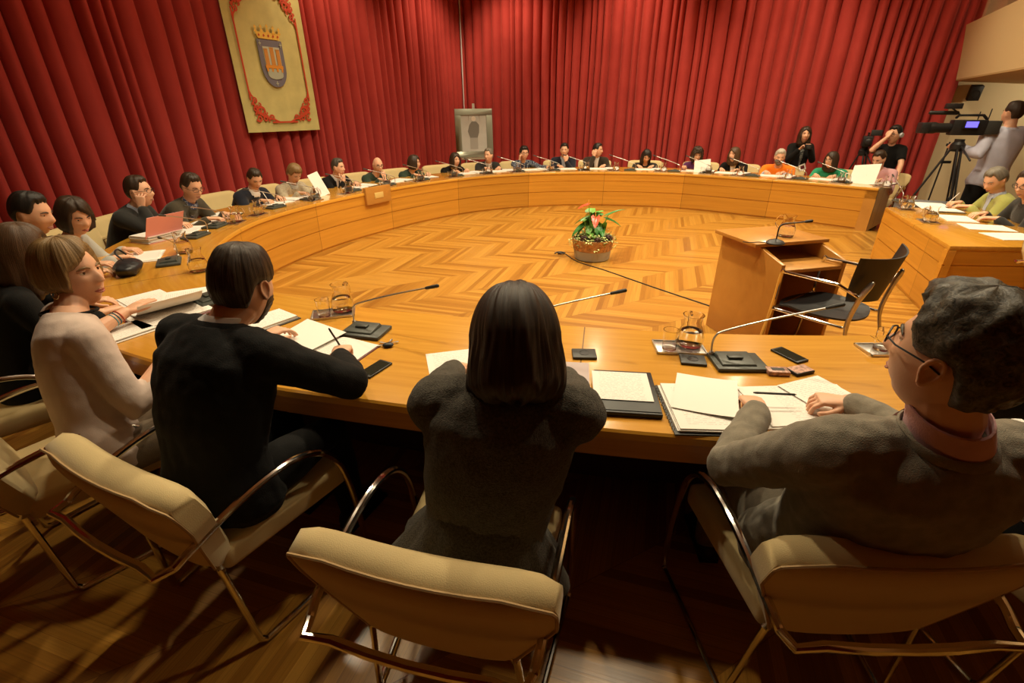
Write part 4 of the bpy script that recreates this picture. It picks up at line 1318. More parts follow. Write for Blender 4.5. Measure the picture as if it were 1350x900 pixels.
WOM, WOMI = make_person('person', 'dark haired woman seen from behind in a dark grey knitted top with gathered hem', head=(0.01, 1.10, 1.20), fhead=2, pelvis=(-0.10, 0.98, 0.53), face=-8,
    hands=[at(603, 482, .80), at(742, 492, .80)], top=C_KNIT, wear='sweater', fem=True, voxel_size=0.0035, sc=1.0, hw=1.14, pitch=-32, neck=(-0.01, 1.06, 1.075), hairm=H_DBROWN,
    hair=dict(L=0.16, T=0.022, top=0.014, Ts=0.034, Tb=0.028, open_=48, front=0.05, flare=0.24, rough=0.0026, tip=0.25, segs=160, lock=0.003), coll_neck=C_KNIT, skirt=C_KNIT, dispc=0.012,
    poles=((-0.9, -0.5, -0.7), (0.9, -0.5, -0.7)), bend=0.08, sleeve=1.16)
SUIT, SUITI = make_person('person', 'dark haired bearded man in a black suit seen from behind holding a pen', head=(-0.915, 1.53, 1.185), fhead=-12, pelvis=(-1.03, 1.28, 0.54), face=-24,
    hands=[at(345, 445, .82), at(447, 470, .815)], top=C_BLACK, wear='jacket', voxel_size=0.0035, sc=1.08, hw=1.14, pitch=-10, neck=(-0.975, 1.45, 1.085), hairm=H_DBROWN,
    hair=dict(front=0.064, side=0.008, back=-0.062, T=0.018, top=0.024, Ts=0.012, Tb=0.013, open_=62, side_open=92, segs=160, rough=0.0014, freq=60, lock=.0015, curly=.0012, fade=.02), beard=(H_DBROWN, 0.35), shirt=C_WSHIRT, coll_neck=C_BLACK, coll_h=.016, coll_r=.080, collar_h=.022,
    styles=('rest', 'pen'), hand_dirs=(None, (-0.15, 1, 0.0)), dispc=0.010, poles=((-0.9, 0, -0.9), (0.9, -0.3, -0.4)), bend=0.09, bottom=C_BLACK, headscale=1.1)
BLZ, BLZI = make_person('person', 'man with glasses and greying hair in a grey blazer turned to the left', head=at(1255, 474, 1.275), fhead=24, pelvis=(0.93, 1.0, 0.53), face=-4,
    hands=[at(1000, 540, .805), at(1118, 530, .805)], top=C_GREYB, wear='jacket', voxel_size=0.0035, sc=1.08, hw=1.16, pitch=6, arm=1.15, neck=(0.925, 0.81, 1.095), hairm=H_FLUFF,
    hair=dict(front=0.066, side=0.008, back=-0.070, T=0.022, top=0.030, Ts=0.018, Tb=0.020, open_=62, side_open=90, segs=200, rough=0.0005, curly=0.006, freq=44, lock=.002, fade=.026), collar_h=.062, collar_r=.071, coll_r=.086, coll_h=.018, shirt=C_PINKS, coll_neck=C_GREYB, glasses=True, beard=None,
    styles=('pen', 'soft'), dispc=0.014, poles=((-1, -0.2, -0.9), (0.9, 0, -0.9)), hand_dirs=((0.15, 0.9, -0.1), (-0.95, 0.25, 0.0)), bend=0.06, bottom=C_GREYB, headscale=1.1)
BLO, BLOI = make_person('person', 'short haired blonde woman in a pale knitted top looking to the right', head=(-1.735, 1.79, 1.15), fhead=-90, pelvis=(-1.62, 1.50, 0.53), face=-38,
    hands=[at(165, 412, .83), at(222, 466, .82)], top=C_CREAMK, wear='sweater', fem=True, voxel_size=0.0035, sc=1.02, hw=1.08, pitch=2, neck=(-1.72, 1.70, 1.035), hairm=H_BLOND,
    nose=.8, hair=dict(L=0.066, T=0.010, top=0.024, Ts=0.019, Tb=0.028, open_=66, front=0.078, flare=0.0, rough=0.0016, tip=0.6, segs=200, part=-0.034, lock=.003, freq=48), styles=('flat', 'flat'), dispc=0.006,
    poles=((-0.8, 0, -0.9), (0.3, -0.6, -0.9)), cuff=0.16, bend=0.05, bottom=cloth('taupe_skirt_cloth', (0.20, 0.15, 0.10)), headscale=1.1)
# neckline trim, earring, bracelets
nk = Vector((-1.72, 1.70, 1.035))-BLOI['O']
MB().tube([nk+Vector((0.088*cos(t), 0.078*sin(t), -0.004-0.012*sin(t))) for t in [2*pi*k/24 for k in range(25)]], 0.006, 8, ends=False).obj('neckline_trim', C_BLACK, BLO)
MB().tube([BLOI['MH'] @ Vector((0.088+0.002, -0.006+0.012*cos(t), -0.045+0.014*sin(t))) for t in [2*pi*k/14 for k in range(15)]], 0.0018, 6, ends=False).obj('earring', M_CHROME, BLO)
E_, W_, d_ = BLOI['wr'][-1]
for q, m in ((0.05, mat('blue_cord', (0.05, 0.15, 0.2), .6)), (0.065, mat('teal_cord', (0.1, 0.3, 0.35), .6)), (0.035, mat('red_cord', (0.5, 0.1, 0.05), .6))):
    c = W_-BLOI['O']-d_*q; n1 = d_.orthogonal().normalized(); n2 = d_.cross(n1)
    MB().tube([c+n1*cos(t)*.031+n2*sin(t)*.031 for t in [2*pi*k/16 for k in range(17)]], 0.003, 6, ends=False).obj('bracelet', m, BLO)
E_, W_, d_ = WOMI['wr'][-1]
c = W_-WOMI['O']-d_*0.01; n1 = d_.orthogonal().normalized(); n2 = d_.cross(n1)
for q in (-0.006, 0.004): MB().tube([c+d_*q+n1*cos(t)*.031+n2*sin(t)*.031 for t in [2*pi*k/16 for k in range(17)]], 0.0035, 6, ends=False).obj('bracelet', M_BRUSH, WOM)

# man at the right edge, only shoulder in the frame
make_person('person', 'dark clothed person at the right edge of which only a black shoulder shows', head=(1.78, 1.28, 1.20), fhead=20, pelvis=(1.76, 1.05, .53), face=5, hands=[(1.62, 1.62, .80), (1.95, 1.60, .80)],
    top=C_BLACK, wear='jacket', hair=dict(front=0.066, side=0.006, back=-0.064, T=0.014, top=0.018, Ts=0.009, Tb=0.010, side_open=90, segs=56), hairm=H_BLACK, sc=1.03)
put_chair(1.76, 1.13, RAD(3), 'cream armchair with chrome arms behind the person at the right edge')

# ---------------------------------------------------- people behind the far and left desk
SHORT = dict(front=0.066, side=0.006, back=-0.064, T=0.014, top=0.018, Ts=0.009, Tb=0.010, side_open=90, segs=56)
LONG = dict(L=0.17, T=0.016, top=0.016, Ts=0.022, Tb=0.024, open_=54, front=0.056, flare=0.15, segs=56, tip=.3, part=0.012)
BOB = dict(L=0.10, T=0.014, top=0.020, Ts=0.022, Tb=0.024, open_=56, front=0.058, flare=0.08, segs=56, tip=.35, part=0.02)
CURL = dict(L=0.12, T=0.022, top=0.030, Ts=0.034, Tb=0.036, open_=50, front=0.052, flare=0.14, segs=110, tip=.3, curly=0.011, lock=.005)
LONGER = dict(LONG); LONGER.update(L=0.21, Ts=0.026)
PIXIE = dict(front=0.055, side=-0.01, back=-0.070, T=0.016, top=0.024, Ts=0.016, Tb=0.018, segs=56)
SEATS = []
FAR = [
 # key, who (for item labels), label, px, py, t(desk offset) or None, z, look, pitch, kwargs
 ('bk1', 'the dark haired man at the far left edge', 'dark haired man at the far left edge with his face half hidden', 43, 283, None, 1.165, -78, -12, dict(top=C_BLACK, wear='jacket', hair=SHORT, hairm=H_BLACK)),
 ('bk2', 'the long haired woman beside the blonde', 'brown haired woman in black seen from behind beside the blonde woman', 30, 332, None, 1.13, -52, -8, dict(top=C_BLACK, wear='sweater', hair=LONGER, hairm=H_BROWN, fem=True)),
 ('g1', 'the woman in the pale grey sweater', 'brown haired woman in a pale grey sweater looking down', 99, 286, None, 1.075, -108, -18, dict(top=C_LGREY, wear='sweater', hair=BOB, hairm=H_DBROWN, fem=True, sleeve=1.2)),
 ('m2', 'the man resting his cheek on his hand', 'man with glasses in a dark jacket resting his cheek on his hand', 184, 253, None, 1.10, -82, 0, dict(top=C_CHAR, wear='jacket', hair=SHORT, hairm=H_DBROWN, shirt=C_BSHIRT, glasses=True, right='cheek')),
 ('m3', 'the man in the olive jacket', 'man with glasses in an olive brown jacket and checked shirt', 253, 247, None, 1.07, -112, -20, dict(top=C_OLIVE, wear='jacket', hair=SHORT, hairm=H_DBROWN, shirt=C_CHECK, glasses=True)),
 ('m4', 'the man in the navy suit', 'man in a navy suit and open white shirt writing with head bent', 336, 236, .66, 0, -132, -32, dict(top=C_NAVY, wear='jacket', hair=SHORT, hairm=H_DBROWN, shirt=C_WSHIRT, rstyle='pen')),
 ('w5', 'the woman in the beige jacket', 'short haired woman in a beige jacket reading a held sheet', 388, 229, .68, 0, -125, -38, dict(top=C_BEIGE, wear='jacket', hair=PIXIE, hairm=H_BLOND, shirt=C_LGREY, fem=True, left=(414, 250))),
 ('m6', 'the man in the black suit with a tie', 'grey haired man in a black suit and tie holding his chin', 446, 221, .70, 0, -105, -4, dict(top=C_BLACK, wear='jacket', hair=SHORT, hairm=H_SALT, shirt=C_WSHIRT, tie=C_NAVY, right='chin')),
 ('m7', 'the bald man in the dark green sweater', 'bald man with glasses in a dark green sweater touching his mouth', 498, 218, .70, 0, -140, -10, dict(top=C_DGREEN, wear='sweater', hair=None, glasses=True, left='chin', rstyle='pen')),
 ('w8', 'the woman in dark green with a dark bob', 'dark haired woman in dark green clothes looking to the right', 546, 215, .72, 0, -88, -2, dict(top=C_DGREEN, wear='jacket', hair=BOB, hairm=H_DBROWN, fem=True)),
 ('w9', 'the woman in the black jacket and white blouse', 'long haired woman in a black jacket and white blouse left of the grey haired man', 600, 211, .72, 0, -138, -4, dict(top=C_BLACK, wear='jacket', hair=LONG, hairm=H_DBROWN, shirt=C_WSHIRT, fem=True)),
 ('m10', 'the grey haired man below the framed portrait', 'grey haired man in a dark suit sitting below the framed portrait', 644, 205, .74, 0, 150, 0, dict(top=C_CHAR, wear='jacket', hair=SHORT, hairm=H_GREY, shirt=C_WSHIRT)),
 ('w11', 'the woman in the dotted blouse', 'short haired woman with glasses in a navy dotted blouse reaching sideways', 691, 202, .74, 0, -165, -4, dict(top=C_DOTS, wear='shirt', hair=PIXIE, hairm=H_BLACK, fem=True, glasses=True, right='cheek', left=(722, 220))),
 ('m12', 'the man resting his chin on his fist', 'dark haired man in a dark suit resting his chin on his fist', 744, 198, .74, 0, 170, -4, dict(top=C_NAVY, wear='jacket', hair=SHORT, hairm=H_BLACK, shirt=C_BSHIRT, left='chin')),
 ('m13', 'the man with a hand to his ear', 'man in a dark brown jacket and white shirt with a hand at his ear', 788, 198, .74, 0, -120, -2, dict(top=cloth('dark_brown_wool', (.03, .02, .012)), wear='jacket', hair=SHORT, hairm=H_BLACK, shirt=C_WSHIRT, right='ear')),
 ('w14', 'the black haired woman looking down', 'woman with long black hair in charcoal clothes looking down', 852, 206, .74, 0, 178, -32, dict(top=C_CHAR, wear='jacket', hair=LONG, hairm=H_BLACK, fem=True)),
 ('w15', 'the curly haired woman in purple', 'curly dark haired woman in purple reading a held sheet', 919, 204, .74, 0, 172, -18, dict(top=C_PURPLE, wear='sweater', hair=CURL, hairm=H_DBROWN, fem=True, left=(926, 224), right=(902, 224))),
 ('w16', 'the woman in black with a white collar', 'brown haired woman in a black top with a white collar looking left', 968, 204, .74, 0, 118, 0, dict(top=C_BLACK, wear='sweater', hair=LONG, hairm=H_BROWN, fem=True, shirt=C_WSHIRT, nofront=True)),
 ('m17', 'the bearded man in orange', 'bearded man in an orange t-shirt over a pale blue shirt', 1028, 207, .74, 0, 160, -16, dict(top=C_ORANGE, wear='tshirt', hair=SHORT, hairm=H_WHITE, beard=(H_GREY, 1.1), hw=1.12, short=True, sleeves_under=True)),
 ('w18', 'the woman in the green t-shirt', 'long haired woman with glasses in a green t-shirt', 1096, 211, .74, 0, 112, -4, dict(top=C_GREEN, wear='tshirt', hair=LONG, hairm=H_DBROWN, fem=True, glasses=True, short=True, hw=1.1)),
 ('m19', 'the man in the pink shirt', 'bearded man in a pink shirt reading a raised page', 1159, 210, .66, 0, 115, -26, dict(top=C_PINKS, wear='shirt', hair=SHORT, hairm=H_DBROWN, beard=(H_DBROWN, .4), hw=1.08, right=(1140, 236), collar_s=C_PINKS)),
 ('gj', 'the man in the yellow green jacket', 'grey haired man in a yellow green jacket bent over writing', 1312, 238, None, 1.045, 98, -30, dict(top=C_LIME, wear='jacket', hair=SHORT, hairm=H_GREY, shirt=C_BSHIRT, rstyle='pen', block=True)),
 ('ge', 'the man with glasses at the right edge', 'dark haired man with glasses in a black jacket at the right edge of the frame', 1356, 243, None, 1.09, 100, -18, dict(top=C_CHAR, wear='jacket', hair=SHORT, hairm=H_DBROWN, glasses=True, block=True)),
]
def face_of(p, q):
    d = Vector((q[0]-p[0], q[1]-p[1])); return math.degrees(math.atan2(-d.x, d.y))
WHO = {}
for key, who, label, px, py, t, z, look, pitch, kw in FAR:
    kw = dict(kw)
    H = atd(px, py, t+.05) if t else at(px, py, z)
    block = kw.pop('block', False)
    if block:
        n = (bl_in[1]-bl_in[0]).normalized(); out = Vector((-n.y, n.x, 0)); out = out if out.x > 0 else -out
        fdir = -out
    else:
        s = desk_s(H); q, n = desk_at(s, 0); fdir = -n
        off = (H-q).dot(n)
    lean = 0.27 if t else 0.22
    P = H-fdir*lean; P.z = 0.50
    if not block:
        d_out = (Vector((P.x, P.y, 0))-Vector((q.x, q.y, 0))).dot(n)
        if d_out < 1.08: P = P+n*(1.08-d_out)
    fa = math.degrees(math.atan2(-fdir.x, fdir.y))
    rt = fdir.cross(Vector((0, 0, 1)))
    sgn_ = 1
    hl = Vector((H.x, H.y, 0))+fdir*0.17-rt*0.13; hr = Vector((H.x, H.y, 0))+fdir*0.17+rt*0.13
    hl.z = hr.z = ZT+0.045
    hands = [hl, hr]; dirs = [(fdir+rt*0.45), (fdir-rt*0.45)]; palms = [None, None]; poles = [None, None]
    hf = Vector((-sin(RAD(look)), cos(RAD(look)), 0)); hr_ = hf.cross(Vector((0, 0, 1)))
    styles = [kw.pop('lstyle', 'rest'), kw.pop('rstyle', 'rest')]
    for k, nm in ((0, 'left'), (1, 'right')):
        v = kw.pop(nm, None); s = (-1, 1)[k]
        if v is None: continue
        if v in ('cheek', 'ear'):
            fx, ux = (0.03, -0.115) if v == 'cheek' else (-0.03, -0.10)
            hands[k] = H+hf*fx+hr_*(s*0.10)+Vector((0, 0, ux)); dirs[k] = Vector((0, 0, 1))-hr_*(s*0.10)+hf*0.1; palms[k] = -hr_*s; styles[k] = 'soft'
            poles[k] = rt*(s*0.4)+fdir*0.5+Vector((0, 0, -1))
        elif v == 'chin':
            hands[k] = H+hf*0.085+hr_*(s*0.045)+Vector((0, 0, -0.185)); dirs[k] = Vector((0, 0, 1))-hr_*(s*0.2)-hf*.05; palms[k] = -hf; styles[k] = 'fist'
            poles[k] = rt*(s*0.5)+fdir*0.2+Vector((0, 0, -1))
        else:
            base = H+fdir*0.16
            # same distance as the desk in front of the person
            hp = atd(v[0], v[1], 0.45) if not block else at(v[0], v[1], .9)
            hands[k] = hp; dirs[k] = None; styles[k] = 'soft'
            if key in ('w5', 'w15', 'm19'): dirs[k] = Vector((0, 0, 1))+fdir*.6; styles[k] = 'pen'
    skirt_ = None
    short = kw.pop('short', False); under = kw.pop('sleeves_under', False); kw.pop('nofront', None); cs_ = kw.pop('collar_s', None)
    if kw.get('fem'): kw.setdefault('nose', .8)
    kw.setdefault('sc', 1.0 if not kw.get('fem') else 0.95)
    if t: kw['headscale'] = 0.99; kw['hw'] = kw.get('hw', 1.0)*1.06
    root, info = make_person('person', label, head=H, fhead=look, pelvis=P, face=fa, hands=hands, pitch=pitch, styles=styles, palms=palms, poles=poles, hand_dirs=dirs, short_sleeve=short,
                             neck=H-Vector((0, 0, 0.135))-fdir*0.055-hf*0.02, coll_neck=cs_ or (kw['top'] if kw['wear'] == 'jacket' else None), **kw)
    if under:
        for s2, (E, W, d) in info['wr'].items():
            E0 = E-info['O']; W0_ = W-info['O']; S0 = E0+(E0-W0_)*0
            MB().tube([E0-(E0-Vector((0, 0, 0.9)))*0.0+Vector((0, 0, 0.03)), E0, E0.lerp(W0_, .5), W0_-d*0.04], [.05, .05, .044, .038], 12).obj('sleeve', C_BSHIRT, root)
    info.update(P=P, H=H, f=fdir, r=rt, who=who, block=block, fa=fa, key=key)
    WHO[key] = info
    cp = P-fdir*0.0
    if key not in ():
        fr = RAD(fa)
        put_chair(P.x-fdir.x*0.06, P.y-fdir.y*0.06, fr, 'cream armchair behind '+who)
    SEATS.append(key)

# ---------------------------------------------------- standing people
def stand(key, label, px, py, H, look, face, hands, pitch=0, **kw):
    sc = kw.pop('sc', 1.0)
    f = Vector((-sin(RAD(face)), cos(RAD(face)), 0))
    P = Vector((H.x, H.y, H.z-0.72*sc))-f*0.03
    root, info = make_person('person', label, head=H, fhead=look, pelvis=P, face=face, hands=hands, pitch=pitch, standing=True, sc=sc, **kw)
    return root, info
Hs = atd(1061, 178, 1.55)
f = Vector((-sin(RAD(170)), cos(RAD(170)), 0)); r = f.cross(Vector((0, 0, 1)))
stand('pw', 'standing woman in a dark coat and scarf holding a small camera', 1061, 178, Hs, 165, 170, [Hs+f*0.20-r*0.06+Vector((0, 0, -.20)), Hs+f*0.20+r*0.10+Vector((0, 0, -.21))], pitch=4,
      top=C_BLACK, wear='coat', fem=True, hair=LONG, hairm=H_DBROWN, sc=.93, styles=('pen', 'pen'), coll_neck=C_STRIPE, shirt=C_STRIPE, hw=.95)
t = thing('compact_camera', 'small black camera held by the standing woman in a dark coat', 'camera', tuple(Hs+f*0.26+Vector((0, 0, -.17))), RAD(170))
MB().box((0, 0, 0), (0.12, 0.05, 0.075)).obj('camera_body', M_BLACK, t, bevel=.006)
MB().lathe([(0.028, 0), (0.03, 0.05), (0.02, 0.052)], seg=16).xf(Matrix.Rotation(RAD(-90), 4, 'X')).obj('lens', M_DGREY, t)
g_ = thing('press_badge', 'white square badge with a red and black emblem on the standing woman coat', 'badge', tuple(Hs+f*0.175-r*(-0.02)+Vector((0.04, -.01, -.50))), RAD(170))
MB().box((0, 0, 0), (0.10, 0.006, 0.10), Matrix.Rotation(RAD(25), 3, 'Y')).obj('card', M_PAPER, g_)
MB().box((0, .005, 0), (0.055, 0.006, 0.055), Matrix.Rotation(RAD(25), 3, 'Y')).obj('emblem', M_BURG, g_)

Hh = atd(1179, 178, 1.45)
f2 = Vector((-sin(RAD(120)), cos(RAD(120)), 0)); r2 = f2.cross(Vector((0, 0, 1)))
stand('hw', 'standing woman in a black t-shirt wearing headphones with one arm raised', 1179, 178, Hh, 112, 140, [Hh+f2*0.22-r2*0.30+Vector((0, 0, -.55)), Hh+Vector((-.17, -.10, -.02))], pitch=-4,
      top=C_BLACK, wear='tshirt', fem=True, hair=dict(SHORT, back=-.075, T=.018), hairm=H_BLACK, sc=.95, short_sleeve=True, headphones=True, glasses=True, styles=('rest', 'soft'), hand_dirs=(None, (0.4, .2, 1)), poles=(None, (-1, -.3, -.6)), skin=M_SKIN)

# camera operator
Hc = Vector((6.05, 6.28, 1.652))
VC = at(1272, 168, 1.50); 
fc = Vector((-sin(RAD(48)), cos(RAD(48)), 0)); rc = fc.cross(Vector((0, 0, 1)))
CAMP = Vector((5.45, 6.25, 1.50))
d0 = at(1272, 168, 1.50)
k_ = 5.55/d0.x; CAMP = Vector((0, 0, CAM_H))+(d0-Vector((0, 0, CAM_H)))*k_
stand('op', 'camera operator in a grey lilac shirt seen from behind at a television camera', 1336, 150, Hc, 8, -14, [Hc+Vector((-.36, .12, -.38)), Hc+Vector((0.12, .35, -.45))], pitch=2,
      top=C_LILAC, wear='shirt', hair=SHORT, hairm=H_DBROWN, sc=1.04, hw=1.12, sleeve=1.15, coll_neck=C_LILAC, styles=('soft', 'rest'), poles=((-.6, -.4, -1), None), hand_dirs=((-.6, .5, .4), None))
def tripod(name, label, foot, top_z, spread=0.45, m=M_BLACK, head=True, rz=0):
    t = thing(name, label, 'tripod', (foot.x, foot.y, 0), rz)
    for k in range(3):
        a = 2*pi*k/3+.4
        c, s_ = cos(a), sin(a)
        for o in (-.022, .022):
            MB().tube([(c*.05-s_*o, s_*.05+c*o, top_z-.10), (c*spread*.6-s_*o, s_*spread*.6+c*o, top_z*.42)], .011, 8).obj('leg', m, t) if o > 0 else None
        L_ = t.children[-1]
        MB().tube([(c*.05+s_*.022, s_*.05-c*.022, top_z-.10), (c*spread*.6+s_*.022, s_*spread*.6-c*.022, top_z*.42)], .011, 8).obj('leg_rail', m, L_)
        MB().tube([(c*spread*.52, s_*spread*.52, top_z*.48), (c*spread, s_*spread, .02)], [.014, .012], 8).obj('lower_leg', M_DGREY, L_)
        MB().tube([(0, 0, top_z*.40), (c*spread*.60, s_*spread*.60, top_z*.40)], .007, 6).obj('spreader_arm', m, t)
    MB().lathe([(.05, top_z-.14), (.075, top_z-.11), (.075, top_z-.06), (.05, top_z-.03), (.05, top_z)], seg=16).obj('tripod_head', m, t)
    MB().tube([(0, 0, top_z-.04), (-.05, -.30, top_z-.22)], .010, 8).obj('pan_handle', m, t)
    return t
tripod('camera_tripod', 'tall black tripod carrying the large television camera', Vector((CAMP.x-.02, CAMP.y-.02, 0)), CAMP.z-.13, .48)
t = thing('television_camera', 'large black shoulder television camera with lit side screen on a tripod', 'video camera', tuple(CAMP), RAD(72))
# local +Y is the lens direction
MB().box((0, -.02, 0), (0.13, 0.34, 0.17)).obj('camera_body', M_BLACK, t, bevel=.012)
MB().box((0, -.26, 0.0), (0.11, 0.14, 0.15)).obj('battery', M_DGREY, t, bevel=.01)
MB().tube([(0, .12, .11), (0, .10, .135), (0, -.14, .135), (0, -.19, .09)], .015, 10).obj('carry_handle', M_BLACK, t)
le = MB().lathe([(.045, 0), (.055, .03), (.055, .14), (.065, .17), (.065, .24), (.05, .245)], seg=20).xf(Matrix.Translation((0, .14, -.005)) @ Matrix.Rotation(RAD(-90), 4, 'X')).obj('lens', M_BLACK, t)
MB().box((0, .42, -.005), (.15, .10, .12)).obj('lens_hood', M_BLACK, t, bevel=.01)
MB().tube([(0, .13, .16), (0, .40, .165)], .022, 12).obj('shotgun_microphone', M_BLACK, t)
MB().box((-.03, .20, .235), (.07, .16, .06)).obj('camera_light', M_BLACK, t, bevel=.006)
MB().tube([(0, .08, .13), (-.02, .20, .21)], .009, 8).obj('light_arm', M_BLACK, t)
sc_m = mat('lit_screen', (0.1, 0.1, 0.4), 0.3, emit=((0.10, 0.08, 0.9), 0.9))
vf = MB().box((-.085, -.02, .035), (.02, .16, .09)).obj('viewfinder_screen', M_BLACK, t, bevel=.004)
MB().box((-.0965, -.02, .035), (.003, .12, .065)).obj('display', sc_m, vf)
MB().tube([(-.0, -.20, .09), (-.0, -.20, .20)], .006, 8).obj('antenna', M_BLACK, t)
MB().tube([(.05, -.12, .09), (.05, -.12, .17)], .006, 8).obj('antenna', M_BLACK, t)
# smaller camera on a stand beside the woman with headphones
q = atd(1143, 186, 1.5)
tripod('camera_tripod', 'slim black tripod beside the woman with headphones', Vector((q.x, q.y, 0)), q.z-.08, .38)
t = thing('camcorder', 'small black camcorder with flip screen on a tripod before the far curtain', 'video camera', tuple(q), RAD(150))
MB().box((0, 0, 0), (0.13, 0.26, 0.15)).obj('camera_body', M_BLACK, t, bevel=.012)
MB().lathe([(.04, 0), (.045, .10), (.03, .11)], seg=16).xf(Matrix.Translation((0, .13, 0)) @ Matrix.Rotation(RAD(-90), 4, 'X')).obj('lens', M_BLACK, t)
MB().box((-.10, -.06, .12), (.15, .012, .085), RAD(10)).obj('flip_screen', M_DGREY, t, bevel=.003)
MB().tube([(0, .05, .07), (0, .05, .12), (0, -.08, .12), (0, -.08, .07)], .010, 8).obj('carry_handle', M_BLACK, t)
# light stand with clamps near the cream wall
q = at(1216, 285, 0.25); q = Vector((5.0, 6.9, 0)); d_ = at(1216, 285, .05); q = Vector((0, 0, CAM_H))+(d_-Vector((0, 0, CAM_H)))*(6.9/d_.y if d_.y else 1)
q.z = 0
t = thing('lighting_stand', 'thin black stand with clamps at the right end of the far curtain', 'stand', tuple(q))
MB().tube([(0, 0, .35), (0, 0, 1.30)], .010, 8).obj('pole', M_BLACK, t)
for k in range(3):
    a = 2*pi*k/3
    MB().tube([(0, 0, .45), (.30*cos(a), .30*sin(a), .012)], .008, 8).obj('leg', M_BLACK, t)
for z in (1.05, 1.27): MB().box((.04, 0, z), (.13, .04, .035)).obj('clamp', M_BLACK, t, bevel=.004)
# grey equipment case
q = at(1246, 268, .5)
t = thing('equipment_case', 'grey flat equipment case lying behind the right desk below the tripod', 'case', (5.30, 6.12, 0), RAD(-28))
MB().box((0, 0, .31), (.62, .42, .62)).obj('case_body', mat('grey_case', (.16, .16, .17), .5), t, bevel=.02)
MB().box((0, 0, .628), (.64, .44, .03)).obj('lid', mat('grey_lid', (.20, .20, .21), .5), t, bevel=.008)
MB().tube([(-.08, -.222, .45), (-.08, -.25, .45), (.08, -.25, .45), (.08, -.222, .45)], .008, 8).obj('handle', M_BLACK, t)
# wall loudspeaker
sp = CW+DR*9.62+NR*0.15
t = thing('wall_loudspeaker', 'black loudspeaker on the wall beside the right end of the curtain', 'loudspeaker', (sp.x, sp.y, 1.93), RAD(-28))
t.scale = (.65, .65, .65)
MB().box((0, 0, 0), (.22, .20, .32), Matrix.Rotation(RAD(12), 3, 'X')).obj('cabinet', M_BLACK, t, bevel=.012)
MB().lathe([(.0, .0), (.07, .0), (.075, .008), (.078, .0)], seg=20).xf(Matrix.Translation((0, -.108, -.03)) @ Matrix.Rotation(RAD(102), 4, 'X')).obj('speaker_cone', M_DGREY, t)
MB().tube([(0, .08, 0), (0, .34, .02)], .014, 8).obj('bracket', M_DGREY, t)
lamp('parapet_fill_spot', 'SPOT', (6.6, 7.6, 4.3), (7.3, 7.1, 2.4), 120, WARM, size=.1, spot=70, blend=.8)  # added spot without a fixture, brightens the gallery parapet
lamp('gallery_wall_fill', 'SPOT', (7.6, 6.5, 2.05), (9.0, 8.2, 1.2), 130, WARM, size=.1, spot=150, blend=.9)  # unseen fill added to lift the cream wall below the gallery

# ---------------------------------------------------- banner with the coat of arms
def wall_pt(t, z, d=0.26): p = CW+DL*t+NL*d; return Vector((p.x, p.y, z))
M_BAN = mat('yellow_damask', (0.58, 0.52, 0.20), 0.7, vary=0.10, vscale=5, sheen=.2)
M_RED = mat('red_embroidery', (0.55, 0.06, 0.02), 0.7)
M_GOLD = mat('gold_embroidery', (0.80, 0.50, 0.08), 0.6)
M_SLATE = mat('slate_border_cloth', (0.17, 0.16, 0.20), 0.7)
M_SILV = mat('pale_field_cloth', (0.50, 0.52, 0.40), 0.7)
M_WATR = mat('pale_river_cloth', (0.42, 0.46, 0.36), 0.7)
ban = thing('heraldic_banner', 'yellow banner with a coat of arms and red scroll corners hanging on the left curtain', 'banner', tuple(wall_pt(5.36, 1.46)), math.atan2(DL.y, DL.x)+pi)
# local: x from left (far from corner) to right, y away from the wall, z up
bw, bh = 1.30, 1.95
def bz(x, z): return 0.007*sin(x*9+.5)*ss(0, 1, z/bh)+0.002*sin(x*21)
V = []; Fc = []; nx, nz = 40, 24
# the local +X axis points towards the corner (right in the photo); wall normal is local -Y
for i in range(nx+1):
    for j in range(nz+1):
        x = -bw/2+bw*i/nx; z = bh*j/nz; V.append(Vector((x, -bz(x, z), z)))
for i in range(nx):
    for j in range(nz):
        a = i*(nz+1)+j; Fc.append((a, a+1, a+nz+2, a+nz+1))
b_o = MB().add(V, Fc).obj('banner_cloth', M_BAN, ban, ang=80)
m_ = b_o.modifiers.new('s', 'SOLIDIFY'); m_.thickness = .008; bake(b_o); smooth_angle(b_o.data, 80)
def on_ban(x, z, d=0.016): return Vector((x, -bz(x, z)-d-.006, z))
def flat(poly, d, th=.004):
    """polygon on the banner face as a thin raised applique"""
    mb = MB(); n = len(poly)
    V = [on_ban(x, z, d) for x, z in poly]+[on_ban(x, z, d-th) for x, z in poly]
    mb.add(V, [tuple(range(n)), tuple(reversed(range(n, 2*n)))]+[(i, (i+1) % n, n+(i+1) % n, n+i) for i in range(n)])
    return mb
def strip(pts, w, d=.016, th=.005):
    mb = MB()
    for k in range(len(pts)-1):
        pass
    L_ = []; R_ = []
    for k, p in enumerate(pts):
        a = Vector(pts[max(0, k-1)]); b = Vector(pts[min(len(pts)-1, k+1)]); t_ = (b-a).normalized(); nn = Vector((-t_.y, t_.x))
        ww = w[k] if hasattr(w, '__len__') else w
        L_.append(Vector(p)+nn*ww/2); R_.append(Vector(p)-nn*ww/2)
    V = [on_ban(*q_, d) for q_ in L_]+[on_ban(*q_, d) for q_ in R_]+[on_ban(*q_, d-th) for q_ in L_]+[on_ban(*q_, d-th) for q_ in R_]
    n = len(pts); Fc = []
    for k in range(n-1):
        Fc += [(k, k+1, n+k+1, n+k), (2*n+k, 3*n+k, 3*n+k+1, 2*n+k+1), (k, 2*n+k, 2*n+k+1, k+1), (n+k, n+k+1, 3*n+k+1, 3*n+k)]
    Fc += [(0, n, 3*n, 2*n), (n-1, 2*n+n-1, 3*n+n-1, 2*n-1)]
    return mb.add(V, Fc)
ins = .13
mb = MB()
